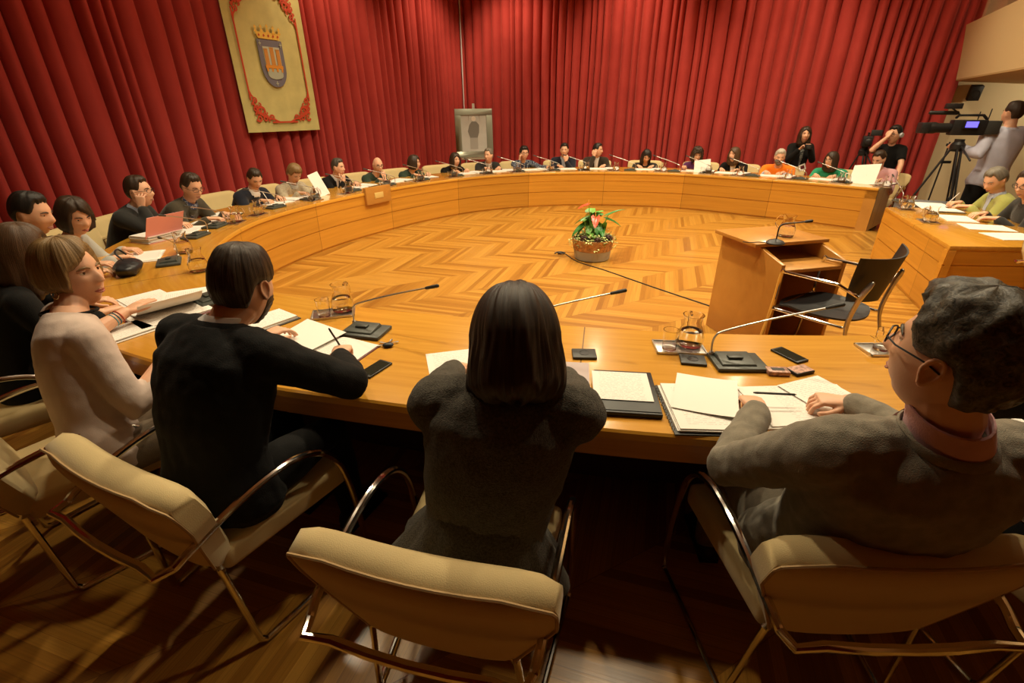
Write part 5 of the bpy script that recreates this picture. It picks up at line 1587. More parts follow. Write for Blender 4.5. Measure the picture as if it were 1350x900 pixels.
for pts in ([(-bw/2+ins, .42), (-bw/2+ins, bh-.42)], [(bw/2-ins, .42), (bw/2-ins, bh-.42)], [(-bw/2+.42, ins), (bw/2-.42, ins)], [(-bw/2+.42, bh-ins), (bw/2-.42, bh-ins)]):
    n_ = 20; pp = [(pts[0][0]+(pts[1][0]-pts[0][0])*k/n_, pts[0][1]+(pts[1][1]-pts[0][1])*k/n_) for k in range(n_+1)]
    s_ = strip(pp, .022); mb.add(s_.V, s_.F)
mb.obj('border_line', M_RED, ban)
def spiral(cx, cz, r0, turns, a0, sgn, w0):
    n_ = int(16*turns); P_ = []; W_2 = []
    for k in range(n_+1):
        f_ = k/n_; a = a0+sgn*2*pi*turns*f_; r_ = r0*(1-.82*f_)
        P_.append((cx+r_*cos(a), cz+r_*sin(a))); W_2.append(w0*(1-.5*f_)+.002)
    return P_, W_2
for sx in (-1, 1):
    for sz in (0, 1):
        mb = MB()
        def add(P_, W_2):
            P2_ = [(sx*(bw/2-ins)-sx*(x_), (ins+z_) if sz == 0 else (bh-ins-z_)) for x_, z_ in P_]
            s_ = strip(P2_, W_2); mb.add(s_.V, s_.F)
        for (cx_, cz_, r0, tn, a0, sg, w0) in ((.06, .30, .040, 1.2, -1.5, 1, .022), (.05, .19, .050, 1.1, 1.0, -1, .026), (.15, .15, .060, 1.2, 2.4, -1, .030), (.08, .06, .050, 1.1, 3.5, 1, .028),
                                               (.19, .05, .050, 1.1, .5, 1, .026), (.30, .06, .042, 1.2, 3.0, -1, .022), (.05, .11, .03, .8, 0, 1, .024), (.11, .11, .03, .8, 3, -1, .024), (.22, .13, .028, .9, 2, 1, .018), (.13, .23, .028, .9, 2, -1, .018),
                                               (.245, .02, .02, .8, 1, 1, .016), (.02, .245, .02, .8, 1, 1, .016)):
            add(*spiral(cx_, cz_, r0, tn, a0, sg, w0))
        add([(.0, .42), (.02, .36), (.05, .33), (.03, .26), (.06, .2), (.10, .12), (.18, .08), (.26, .05), (.33, .04), (.37, .02), (.42, 0)], [.022, .026, .02, .022, .03, .036, .03, .024, .02, .024, .022])
        mb.obj('corner_scroll', M_RED, ban)
# shield: top at z 2.60, bottom 2.06; t from 5.4 (left) to 4.95
scx = -0.02; st, sb = 2.66-1.46, 2.06-1.46; sw = .205
def shield(w, zt_, zb_, n_=14):
    P_ = [(scx-w, zt_), (scx+w, zt_)]
    hm_ = zb_+(zt_-zb_)*.42
    for k in range(n_+1):
        a = pi*k/n_; P_.append((scx+w*cos(a), hm_-(hm_-zb_)*sin(a)))
    return P_
sh = flat(shield(sw, st, sb), .018).obj('shield_border', M_SLATE, ban)
flat(shield(sw*.66, st-.085, sb+.10), .024).obj('shield_field', M_SILV, sh)
wp = [(x_, z_) for x_, z_ in shield(sw*.62, sb+.235, sb+.105)]
flat(wp, .028).obj('river', M_WATR, sh)
for cx_ in (-.095, 0, .095):
    mb = MB()
    hgt = .20 if cx_ else .22
    s_ = flat([(scx+cx_-.032, sb+.27), (scx+cx_+.032, sb+.27), (scx+cx_+.028, sb+.27+hgt), (scx+cx_-.028, sb+.27+hgt)], .030); mb.add(s_.V, s_.F)
    for k in (-1, 0, 1):
        s_ = flat([(scx+cx_+k*.022-.008, sb+.27+hgt), (scx+cx_+k*.022+.008, sb+.27+hgt), (scx+cx_+k*.022+.008, sb+.29+hgt), (scx+cx_+k*.022-.008, sb+.29+hgt)], .030); mb.add(s_.V, s_.F)
    mb.obj('tower', mat('ochre_tower_cloth', (.58, .26, .05), .7), sh)
mb = MB()
s_ = flat([(scx-.145, sb+.245), (scx+.145, sb+.245), (scx+.145, sb+.285), (scx-.145, sb+.285)], .032); mb.add(s_.V, s_.F)
for k in range(4):
    x_ = scx-.12+.08*k
    s_ = flat([(x_-.012, sb+.20), (x_+.012, sb+.20), (x_+.018, sb+.245), (x_-.018, sb+.245)], .032); mb.add(s_.V, s_.F)
mb.obj('bridge', mat('orange_bridge_cloth', (.68, .28, .03), .7), sh)
for cx_, cz_ in ((-sw*.82, st-.05), (sw*.82, st-.05), (0, sb+.05)):
    mb = MB()
    for w_, h_ in ((.010, .06), (.045, .010)):
        s_ = flat([(scx+cx_-w_/2, cz_-h_/2), (scx+cx_+w_/2, cz_-h_/2), (scx+cx_+w_/2, cz_+h_/2), (scx+cx_-w_/2, cz_+h_/2)], .026); mb.add(s_.V, s_.F)
    mb.obj('small_cross', M_SILV, sh)
# crown
mb = MB()
base = [(scx-sw*.82, st+.01), (scx+sw*.82, st+.01), (scx+sw*1.0, st+.09), (scx-sw*1.0, st+.09)]
s_ = flat(base, .022); mb.add(s_.V, s_.F)
for k in range(5):
    x_ = scx+(k-2)*.095; top_ = st+.175-.012*abs(k-2)
    s_ = flat([(x_-.030, st+.085), (x_+.030, st+.085), (x_+.006, top_-.03), (x_+.022, top_-.01), (x_, top_+.02), (x_-.022, top_-.01), (x_-.006, top_-.03)], .023); mb.add(s_.V, s_.F)
crn = mb.obj('crown', M_GOLD, ban)
for k in range(5):
    x_ = scx+(k-2)*.075
    flat([(x_-.014, st+.05), (x_, st+.035), (x_+.014, st+.05), (x_, st+.07)], .028).obj('jewel', M_RED, crn)
MB().tube([(-bw/2-.05, -.0, bh+.01), (bw/2+.05, 0, bh+.01)], .018, 10).obj('hanging_rod', M_TAN, ban)
for sx in (-1, 1): MB().tube([(sx*.55, 0, bh+.01), (sx*.50, .06, ZC-.04-1.46)], .004, 6).obj('cord', M_TAN, ban)

# ---------------------------------------------------- framed portrait on an easel
fp = Vector((0, 0, 0))
def atY(px, py, Y):
    a = at(px, py, 1.0 if py > 160 else 2.2); O_ = Vector((0, 0, CAM_H)); return O_+(a-O_)*(Y/a.y)
TL = atY(600, 143, 10.6); BR = atY(648, 206, 10.5); BL = atY(608, 208, 10.5)
fw_, fh_ = 0.76, TL.z-BL.z
por = thing('framed_portrait', 'silver framed portrait of a figure in dark clothes standing on an easel', 'picture', ((TL.x+BR.x)/2+.015, 10.55, BL.z), RAD(8))
tl = RAD(-7)
MT = Matrix.Rotation(tl, 4, 'X')
M_FRM = mat('silver_frame', (.34, .35, .27), .35, metal=.3)
M_MAT = mat('silver_grey_print', (.62, .60, .54), .25, vary=.05, coat=.5)
fr = MB()
for (cx_, cz_, w_, h_) in ((0, fh_-.06, fw_, .12), (0, .06, fw_, .12), (-fw_/2+.06, fh_/2, .12, fh_-.24), (fw_/2-.06, fh_/2, .12, fh_-.24)): fr.box((cx_, 0, cz_), (w_, .035, h_))
fr.xf(MT).obj('frame', M_FRM, por, bevel=.004)
MB().box((0, .004, fh_/2), (fw_-.22, .014, fh_-.22)).xf(MT).obj('print', M_MAT, por)
sil = [(-.13, .12), (.10, .12), (.11, .40), (.15, .55), (.13, .70), (.06, .78), (-.06, .78), (-.12, .70), (-.15, .52), (-.12, .40)]
def flat2(P_, y, th, m, nm, par):
    n_ = len(P_); P_ = [(x_, z_*.80+.03) for x_, z_ in P_]
    V_ = [Vector((x_, y, z_)) for x_, z_ in P_]+[Vector((x_, y-th, z_)) for x_, z_ in P_]
    return MB().add(V_, [tuple(range(n_)), tuple(reversed(range(n_, 2*n_)))]+[(i, (i+1) % n_, n_+(i+1) % n_, n_+i) for i in range(n_)]).xf(MT).obj(nm, m, par)
up_ = .02
M_SIL = mat('faint_grey_figure', (.24, .22, .19), .3, coat=.5)
flat2([(x_*.85, z_*1.0+up_+.12) for x_, z_ in [(-.10, .30), (.08, .30), (.12, .42), (.13, .60), (.06, .68), (-.05, .68), (-.11, .60), (-.15, .45)]], -.004, .002, M_SIL, 'painted_jacket', por)
flat2([(x_*.8, z_+up_) for x_, z_ in [(-.11, .15), (.09, .15), (.09, .42), (-.11, .42)]], -.004, .002, mat('faint_trousers', (.45, .42, .37), .3, coat=.5), 'painted_legs', por)
flat2([(.0+.045*cos(a), up_+.865+.06*sin(a)) for a in [2*pi*k/16 for k in range(16)]], -.004, .003, mat('faint_face', (.85, .76, .64), .3, coat=.5), 'painted_head', por)
t = thing('easel', 'pale easel holding the framed portrait before the curtain corner', 'easel', (por.location.x, por.location.y+.06, 0), RAD(8))
M_EAS = mat('pale_easel_wood', (.38, .30, .2), .5)
pz_ = por.location.z
for s_ in (-1, 1): MB().tube([(s_*.30, -.12, .01), (s_*.10, .05, pz_+fh_*.9)], .014, 8).obj('leg', M_EAS, t)
MB().tube([(0, .55, .01), (0, .16, pz_+fh_)], .014, 8).obj('rear_leg', M_EAS, t)
MB().box((0, .10, pz_+fh_-.02), (.05, .02, .22)).obj('mast', mat('white_paint', (.7, .68, .62), .5), t)
MB().box((0, -.09, pz_-.02), (.60, .09, .03)).obj('ledge', M_EAS, t, bevel=.004)
MB().box((0, -.05, pz_*.55), (.34, .02, pz_*.7)).obj('lower_panel', mat('brown_board', (.28, .17, .09), .6), t)

# ---------------------------------------------------- desk plaque
s_pl = desk_s(Vector((-2.5, 8.6, 0))*K)
p_, n_ = desk_at(desk_s(at(495, 256, .70)), -0.02)
t = thing('presiding_seat_plaque', 'raised wooden block with a small brass plate on the front of the far left desk', 'plaque', (p_.x, p_.y, .70), math.atan2(-n_.x, n_.y))
MB().box((0, .0, 0), (.46, .05, .22)).obj('block', M_LECT, t, bevel=.004)
MB().box((0, -.028, -.005), (.16, .006, .075)).obj('brass_plate', M_BRASS, t, bevel=.002)

# ---------------------------------------------------- planter with anthurium
pc = at(780, 340, ZI)
pl_ = thing('flower_planter', 'round planter with red anthurium and trailing leaves in the middle of the floor', 'planter', (pc.x, pc.y, ZI))
M_WICK = mat('brown_bark_planter', (.42, .20, .06), .85, bump=.6, bscale=60, vary=.4, vscale=30)
M_BAND = mat('grey_planter_band', (.36, .32, .24), .7, bump=.2, bscale=30)
M_SOIL = mat('dark_soil', (.03, .02, .012), .95, bump=.5)
MB().lathe([(.17, .0), (.20, .01), (.218, .115), (.21, .12), (.16, .12)], seg=36).obj('lower_band', M_BAND, pl_)
MB().lathe([(.205, .105), (.222, .12), (.242, .24), (.236, .245), (.225, .235), (.20, .12)], seg=36).obj('bowl', M_WICK, pl_)
MB().lathe([(.01, .215), (.228, .21), (.228, .19), (.01, .19)], seg=30).obj('soil', M_SOIL, pl_)
def leaf(w, h, bend_, fold=.25, n_=8, heart=False):
    V_ = []; Fc_ = []
    for i in range(n_+1):
        u = i/n_
        ww = w*(sin(pi*(u**.75))**.8 if not heart else (1-u)**.6*(min(1, u*6+.55)))
        if i == n_: ww = .001
        for j in range(-3, 4):
            x = ww*j/3; y = h*u-(.22*h*(abs(j)/3)**2*(1-u)**3 if heart else 0)
            z = -bend_*u*u+fold*abs(x)
            V_.append(Vector((x, y, z)))
    for i in range(n_):
        for j in range(6):
            a = i*7+j; Fc_.append((a, a+1, a+8, a+7))
    m = len(V_); V_ += [v-Vector((0, 0, .0015)) for v in V_]
    Fc_ += [(a+m, d_+m, c+m, b+m) for a, b, c, d_ in list(Fc_)]
    return V_, Fc_
def put_leaf(base, az, tilt, w, h, bend_, m, nm, par, **k):
    V_, F_ = leaf(w, h, bend_, **k)
    M_ = Matrix.Translation(base) @ Matrix.Rotation(RAD(az), 4, 'Z') @ Matrix.Rotation(RAD(tilt), 4, 'X')
    return MB().add([M_ @ v for v in V_], F_).obj(nm, m, par, ang=80)
M_LEAF = mat('deep_green_leaf', (.035, .16, .03), .4, vary=.2, vscale=20)
M_LEAF2 = mat('light_green_leaf', (.14, .33, .06), .4, vary=.2, vscale=20)
M_SPAT = mat('red_spathe', (.78, .07, .03), .25)
rnd = random.Random(11)
lv = [(-60, 30, .065, .17, M_LEAF, -.10, .40), (75, 20, .07, .19, M_LEAF2, .06, .42), (40, 5, .075, .2, M_LEAF2, .05, .46), (20, 60, .06, .16, M_LEAF, 0, .45), (-100, 10, .07, .18, M_LEAF, .14, .40),
      (-150, 40, .06, .17, M_LEAF, .04, .33), (-20, -20, .065, .17, M_LEAF2, -.06, .48), (110, 25, .06, .18, M_LEAF, -.12, .34), (160, 35, .065, .17, M_LEAF2, -.04, .36), (-75, -25, .035, .22, M_LEAF, .16, .44), (60, 45, .05, .15, M_LEAF, -.14, .31), (180, 0, .05, .14, M_LEAF, .08, .30)]
for az, tilt, w_, h_, m_, bx, bz_ in lv+[(a_+37, t_+9, w_*.95, h_, (M_LEAF if m2_ is M_LEAF2 else M_LEAF2), -b_*.8, z_*.92) for a_, t_, w_, h_, m2_, b_, z_ in lv]:
    bz_ *= 1.12
    by = rnd.uniform(-.06, .06)
    st_ = MB().tube(catmull([Vector((bx*.3, by*.3, .20)), Vector((bx*.6, by*.6, bz_*.6+.05)), Vector((bx, by, bz_))], 4), .0035, 6).obj('leaf_stem', M_LEAF2, pl_)
    put_leaf(Vector((bx, by, bz_)), az, -tilt, w_, h_, .05, m_, 'leaf', st_, heart=True)
for bx, by, bz_, az in ((-.08, -.06, .62, 100), (-.01, -.14, .50, 170), ):
    st_ = MB().tube(catmull([Vector((bx*.3, by*.3, .20)), Vector((bx*.7, by*.7, bz_*.7)), Vector((bx, by, bz_))], 4), .0035, 6).obj('flower_stem', M_LEAF2, pl_)
    put_leaf(Vector((bx, by, bz_)), az, -8 if az == 100 else -40, .055, .13, .02, M_SPAT, 'red_spathe', st_, heart=True)
    MB().tube([(bx, by, bz_), (bx-.01, by-.02, bz_+.055)], [.006, .004], 8).obj('spadix', mat('yellow_spadix', (.8, .5, .1), .5), st_)
for cx_, cy_, cz_ in ((-.13, -.15, .265), (.02, -.20, .255), (.15, -.13, .27), (-.02, .17, .27)):
    mb = MB(); mb.ell((cx_, cy_, cz_), (.036, .036, .034), None, 12, 8)
    for k in range(26):
        a = k*2.4; z_ = -.9+1.8*k/25; rr = math.sqrt(max(0, 1-z_*z_))*.036
        mb.ell((cx_+rr*cos(a), cy_+rr*sin(a), cz_+z_*.034), (.011, .011, .006), None, 6, 4)
    mb.obj('pine_cone', mat('dark_cone', (.045, .018, .014), .6), pl_, ang=80)
mb = MB()
for k in range(520):
    a = rnd.uniform(0, 2*pi); rr = rnd.uniform(.10, .265); x_, y_ = rr*cos(a), rr*sin(a); z_ = .235+rnd.uniform(0, .07)-max(0, rr-.22)*1.6
    if rr > .235 and rnd.random() < .3: z_ -= rnd.uniform(.02, .09)
    V_, F_ = leaf(.011, .03, .006, n_=3)
    M_ = Matrix.Translation((x_, y_, z_)) @ Matrix.Rotation(rnd.uniform(0, 6.28), 4, 'Z') @ Matrix.Rotation(rnd.uniform(-.8, .6), 4, 'X')
    mb.add([M_ @ v for v in V_], F_)
M_VAR = mat('variegated_small_leaf', (.45, .50, .18), .5, vary=.55, vscale=60)
o = mb.obj('trailing_foliage', M_VAR, pl_, ang=80); o['kind'] = 'stuff'
# floor outlet with the end of a cable beside the planter, and the cable running to the lectern
q = at(738, 334, ZI+.01)
t = thing('floor_cable_end', 'small dark cable end lying on the floor left of the planter', 'cable', tuple(q))
MB().tube(catmull([Vector(v) for v in [(-.06, 0, .004), (-.02, .02, .012), (.03, .01, .014), (.06, -.015, .008), (.03, -.03, .008), (-.01, -.02, .012)]], 4), .008, 8).obj('cord', M_BLACK, t)
MB().box((0, .0, .008), (.05, .03, .02), .4).obj('plug', M_DGREY, t, bevel=.003)
pts = [at(746, 335, ZI+.004), at(762, 345, ZI+.004), at(800, 357, ZI+.004), at(860, 378, ZI+.004), at(935, 403, ZI+.004), at(985, 420, ZI+.004)]
o = MB().tube(catmull(pts, 8), .006, 6).obj('floor_cable', M_BLACK, None)
tag(o, 'thin black cable running over the parquet from the planter to the lectern', 'cable')

# ---------------------------------------------------- lectern table with its chair, microphone and glass
lect = thing('lectern', 'wooden lectern table with a raised ledge standing inside the ring of desks', 'lectern', (1.72, 2.87, ZI), RAD(13))
LW, LD, LH = .47, .62, .64     # local x to the right, y away; the work surface is LH above the raised floor
mb = MB()
for x_ in (.0, LW):
    n0 = len(mb.V)
    prof_ = [(0, 0), (LD, 0), (LD, LH+.10), (.24, LH+.10), (0, LH+.035)]
    V_ = [Vector((x_-.014, y_, z_)) for y_, z_ in prof_]+[Vector((x_+.014, y_, z_)) for y_, z_ in prof_]
    MB().add(V_, [tuple(range(5)), tuple(reversed(range(5, 10)))]+[(i, (i+1) % 5, 5+(i+1) % 5, 5+i) for i in range(5)]).obj('side_panel', M_LECT, lect, bevel=.002)
MB().box((LW/2, LD-.03, LH/2+.04), (LW-.03, .028, LH+.06)).obj('front_panel', M_LECT, lect)
MB().box((LW/2, LD/2-.03, LH-.012), (LW-.03, LD-.06, .024)).obj('work_surface', M_LECT, lect, bevel=.002)
MB().box((LW/2-.015, LD-.20, LH+.112), (LW+.11, .44, .024)).obj('raised_ledge', M_LECT, lect, bevel=.003)
LZ = ZI+LH+.124
q = at(1022, 321, LZ)
t = thing('gooseneck_microphone', 'black round based gooseneck microphone standing on the lectern', 'microphone', (q.x, q.y, LZ))
MB().lathe([(.055, 0), (.057, .008), (.045, .02), (.02, .028), (.012, .032)], seg=24).obj('base', M_BLACK, t)
MB().tube(catmull([Vector(v) for v in [(0, 0, .03), (0, 0, .09), (.006, 0, .115), (.03, 0, .13), (.10, .0, .135), (.17, .0, .142)]], 5), .0045, 8).obj('gooseneck', M_BLACK, t)
MB().tube([(.165, 0, .142), (.20, .0, .146)], [.009, .010], 10).obj('microphone_head', M_BLACK, t)
MB().tube(catmull([Vector(v) for v in [(-.05, 0, .006), (-.10, .02, .006), (-.16, .01, .006), (-.20, .03, .006)]], 4), .003, 6).obj('cable', M_BLACK, t)
q = at(1038, 313, LZ); place(JUG, (q.x, q.y+.03, LZ), RAD(120), 'glass water jug standing on the lectern behind the microphone', scale=1.0)

# black shell chair at the lectern
def shell_chair(loc, rz, label):
    t = thing('shell_chair', label, 'chair', loc, rz)
    V_ = []; Fc_ = []; nx_, ny_ = 14, 14
    for side in (0, 1):
        for i in range(nx_+1):
            for j in range(ny_+1):
                u = -1+2*i/nx_; v = -1+2*j/ny_
                x_ = u*math.sqrt(1-.42*v*v)*.235; y_ = v*math.sqrt(1-.42*u*u)*.235
                z_ = .445-.018*(1-u*u)*(1-v*v)-.02*ss(.6, 1, v)+.012*u*u-(.012 if side else 0)
                V_.append(Vector((x_, y_+.01, z_)))
    n_ = (nx_+1)*(ny_+1)
    for i in range(nx_):
        for j in range(ny_):
            a = i*(ny_+1)+j; Fc_.append((a, a+1, a+ny_+2, a+ny_+1)); Fc_.append((n_+a, n_+a+ny_+1, n_+a+ny_+2, n_+a+1))
    rim = [(i, 0) for i in range(nx_)]+[(nx_, j) for j in range(ny_)]+[(i, ny_) for i in range(nx_, 0, -1)]+[(0, j) for j in range(ny_, 0, -1)]
    ids = [i*(ny_+1)+j for i, j in rim]
    for a, b in zip(ids, ids[1:]+ids[:1]): Fc_.append((a, b, n_+b, n_+a))
    MB().add(V_, Fc_).obj('seat', M_BLACK, t, ang=60)
    V_ = []; Fc_ = []; nx_, ny_ = 18, 10
    for side in (0, 1):
        for i in range(nx_+1):
            for j in range(ny_+1):
                u = -1+2*i/nx_; v = j/ny_
                w_ = .20+.07*v-.06*(1-v)**3
                z_ = .56+.27*v-.03*(1-v)*u*u*0+.02*u*u*(v-.4)
                y_ = -.245-.05*v+.10*u*u-(.010 if side else 0)
                V_.append(Vector((u*w_, y_, z_)))
    n_ = (nx_+1)*(ny_+1)
    for i in range(nx_):
        for j in range(ny_):
            a = i*(ny_+1)+j; Fc_.append((a, a+1, a+ny_+2, a+ny_+1)); Fc_.append((n_+a, n_+a+ny_+1, n_+a+ny_+2, n_+a+1))
    rim = [(i, 0) for i in range(nx_)]+[(nx_, j) for j in range(ny_)]+[(i, ny_) for i in range(nx_, 0, -1)]+[(0, j) for j in range(ny_, 0, -1)]
    ids = [i*(ny_+1)+j for i, j in rim]
    for a, b in zip(ids, ids[1:]+ids[:1]): Fc_.append((a, b, n_+b, n_+a))
    MB().add(V_, Fc_).obj('backrest', M_BLACK, t, ang=60)
    for s_ in (-1, 1):
        MB().tube(catmull([Vector(v) for v in [(s_*.27, .24, .005), (s_*.262, .20, .40), (s_*.26, .19, .655), (s_*.26, .175, .67)]], 4), .0105, 8).obj('leg', M_CHROME, t)
        MB().tube([(s_*.26, .19, .668), (s_*.262, -.13, .672)], .0095, 8).obj('armrest', M_CHROME, t)
        MB().tube(catmull([Vector(v) for v in [(s_*.25, -.34, .005), (s_*.235, -.27, .25), (s_*.225, -.22, .43), (s_*.22, -.235, .60), (s_*.20, -.262, .70)]], 5), [.011]*4+[.014]*6+[.018]*6+[.022]*4+[.018], 8, oval=.6).obj('leg', M_BRUSH, t)
        MB().tube([(s_*.262, -.13, .672), (s_*.222, -.225, .62)], .0095, 8).obj('arm_joint', M_CHROME, t)
        MB().tube([(s_*.23, -.20, .425), (s_*.262, .195, .425)], .009, 8).obj('side_rail', M_CHROME, t)
    MB().tube([(-.262, .195, .425), (.262, .195, .425)], .009, 8).obj('cross_rail', M_CHROME, t)
    return t
shell_chair((1.98, 2.76, ZI), RAD(34), 'black plastic shell chair with steel arms at the lectern')

# cream armchair with tan document bags at the right end of the block desk
q = at(1345, 400, ZI)
put_chair(3.72, 2.74, RAD(166), 'empty cream armchair beside the end panel of the right desk'); CH_ALL[-1].location.z = ZI
def bag(loc, rz, label, tilt=12):
    t = thing('leather_document_bag', label, 'bag', loc, rz)
    R_ = Matrix.Rotation(RAD(tilt), 4, 'X')
    MB().box((0, 0, .15), (.40, .07, .30)).xf(R_).obj('bag_body', M_TAN, t, bevel=.012)
    MB().box((0, -.042, .21), (.38, .012, .16)).xf(R_).obj('flap', mat('light_tan_leather', (.52, .33, .12), .5), t, bevel=.005)
    MB().tube(catmull([Vector(v) for v in [(-.07, 0, .30), (-.06, 0, .345), (.06, 0, .345), (.07, 0, .30)]], 4), .008, 8).xf(R_).obj('handle', M_TAN, t)
    return t
bag((3.72, 2.74, ZI+.46), RAD(-14), 'tan leather document bag resting on the empty armchair by the right desk')

# ---------------------------------------------------- things on the near desk
Z = ZT+.0005
mic_l = [(-0.092, 0.055, 0.025), (-0.094, 0.06, 0.07), (-0.085, 0.06, 0.105), (-0.05, 0.06, 0.128), (0.12, 0.05, 0.185), (0.33, 0.035, 0.245)]
MICN = make_mic(mic_l)
def micput(px, py, rz, label, proto=None, group=None):
    q = at(px, py, ZT+.01); return place(proto or MICN, (q.x, q.y, Z), RAD(rz), label, group)
micput(482, 436, -14, 'dark gooseneck microphone unit in front of the man in the black suit')
micput(972, 477, -2, 'dark gooseneck microphone unit in front of the man in the grey blazer')
q = at(708, 458, ZT); place(MICN, (q.x+.0, q.y+.03, Z), RAD(-4), 'gooseneck microphone unit hidden behind the head of the woman in knitwear')
for lab, gx, gy, jx, jy, tx, ty, rz in (('near the man in the black suit', 428, 416, 452, 410, 440, 414, 15), ('left of the microphone of the man in the grey blazer', 882, 459, 909, 456, 895, 459, -5)):
    q = at(tx, ty, Z); tray_obj((q.x, q.y, Z), RAD(rz), (.22, .13), 'steel tray '+lab)
    q = at(gx, gy, ZT+.01); place(TUMB, (q.x, q.y, ZT+.007), 0, 'upturned glass tumbler '+lab, scale=1.05)
    q = at(jx, jy, ZT+.01); place(JUG, (q.x, q.y+.01, ZT+.007), RAD(80), 'glass water jug '+lab, scale=1.05)
q = at(1160, 462, Z); tray_obj((q.x, q.y, Z), RAD(0), (.16, .12), 'steel tray partly hidden behind the face of the man in the blazer')
place(TUMB, (q.x, q.y, ZT+.007), 0, 'glass tumbler beside the face of the man in the blazer')
def socket(px, py, rz, label):
    q = at(px, py, Z); t = thing('desk_socket', label, 'socket', (q.x, q.y, Z), RAD(rz))
    MB().box((0, 0, .006), (.105, .085, .012)).obj('socket_plate', M_DGREY, t, bevel=.003)
    MB().lathe([(.0, .0121), (.020, .0121), (.020, .0135), (.023, .0135), (.023, .0118)], seg=20).obj('socket_hole', M_BLACK, t)
socket(770, 468, -3, 'square grey desk socket with a round hole right of the woman in knitwear')
socket(913, 476, -12, 'square grey desk socket under the glass jug near the blazer man')
def phone(px, py, rz, label, m2=None, size=(.068, .138)):
    q = at(px, py, Z); t = thing('mobile_phone', label, 'phone', (q.x, q.y, Z), RAD(rz))
    MB().box((0, 0, .0045), (*size, .009)).obj('phone_body', M_BLACK, t, bevel=.003)
    MB().box((0, 0, .0094), (size[0]-.008, size[1]-.022, .0006)).obj('phone_screen', m2 or mat('dark_phone_glass', (.02, .022, .015), .12), t)
phone(495, 487, -28, 'dark mobile phone lying right of the black suit sleeve')
phone(1040, 469, 22, 'dark mobile phone beside the microphone of the man in the blazer')
M_PIC = mat('floral_print', (.45, .25, .18), .4, vary=.6, vscale=70)
q = at(1054, 490, Z); t = thing('printed_phone_case', 'pink and brown patterned case lying below the dark phone', 'case', (q.x, q.y, Z), RAD(18)); MB().box((0, 0, .007), (.095, .06, .014)).obj('case_shell', M_BLACK, t, bevel=.004); MB().box((0, 0, .0145), (.088, .053, .001)).obj('printed_face', M_PIC, t)
q = at(1024, 492, Z); t = thing('tissue_pack', 'small patterned pack lying against the grey microphone unit', 'pack', (q.x, q.y, Z), RAD(-5)); MB().box((0, 0, .010), (.085, .05, .020)).obj('pack_body', M_PIC, t, bevel=.004); MB().box((0, 0, .0205), (.05, .02, .001)).obj('flap', M_BLACK, t)
q = at(512, 457, Z); t = thing('key_bunch', 'bunch of keys with a black fob lying above the phone', 'keys', (q.x, q.y, Z), RAD(10))
MB().ell((.0, 0, .010), (.026, .017, .010), None, 14, 8).obj('fob', M_BLACK, t)
for a in (20, 75, 150, 200):
    M_ = Matrix.Translation((.0, .02, .006)) @ Matrix.Rotation(RAD(a), 4, 'Z')
    MB().lathe([(.004, 0), (.011, 0), (.011, .002), (.004, .002)], seg=14).box((.030, 0, .001), (.036, .007, .002)).box((.040, -.004, .001), (.012, .004, .002)).xf(M_).obj('key', M_BRUSH, t)
MB().tube([Vector((.012*cos(t_), .02+.012*sin(t_), .008)) for t_ in [2*pi*k/14 for k in range(15)]], .0012, 6, ends=False).obj('key_ring', M_CHROME, t)
# open agenda in front of the black suit: burgundy cover, two page blocks
def open_book(pl, pr_, rz, label, w=.22, h=.30, name='open_notebook', m=None, th=.012):
    q = (pl+pr_)/2
    t = thing(name, label, 'notebook', (q.x, q.y, Z), RAD(rz))
    MB().box((0, 0, .002), (w*2+.012, h+.012, .004)).obj('cover', m or M_BURG, t, bevel=.001)
    for s_, nm in ((-1, 'left_page'), (1, 'right_page')):
        V_ = []; Fc_ = []; n_ = 10
        for i in range(n_+1):
            u = i/n_
            z_ = .004+th*(.35+.65*sin(pi*min(1, u*1.15)**.6)*(1-u*.2))
            for y_ in (-h/2, h/2): V_.append(Vector((s_*u*w, y_, z_)))
        for i in range(n_+1):
            for y_ in (-h/2, h/2): V_.append(Vector((s_*(i/n_)*w, y_, .004)))
        for i in range(n_):
            a = 2*i; b = 2*(n_+1)+2*i
            Fc_ += [(a, a+1, a+3, a+2), (b, b+2, b+3, b+1), (a, a+2, b+2, b), (a+1, b+1, b+3, a+3)]
        Fc_ += [(0, 2*(n_+1), 2*(n_+1)+1, 1), (2*n_, 2*n_+1, 4*n_+3, 4*n_+2)]
        MB().add(V_, Fc_).obj(nm, M_PRINT, t, ang=40)
    return t
nb = open_book(at(400, 452, Z), at(440, 478, Z), -22, 'open notebook with burgundy cover under the hand of the man in the black suit')
sheet(tuple(at(398, 447, ZT+.022)), RAD(-28), 'white sheet lying across the open notebook of the black suit man', w=.26, h=.30, m=M_PAPER, twist=.02)
folder(tuple(at(352, 425, Z)), RAD(-35), 'dark grey folder with papers behind the face of the black suit man', w=.20, h=.26, th=.018, m=M_DGREY)
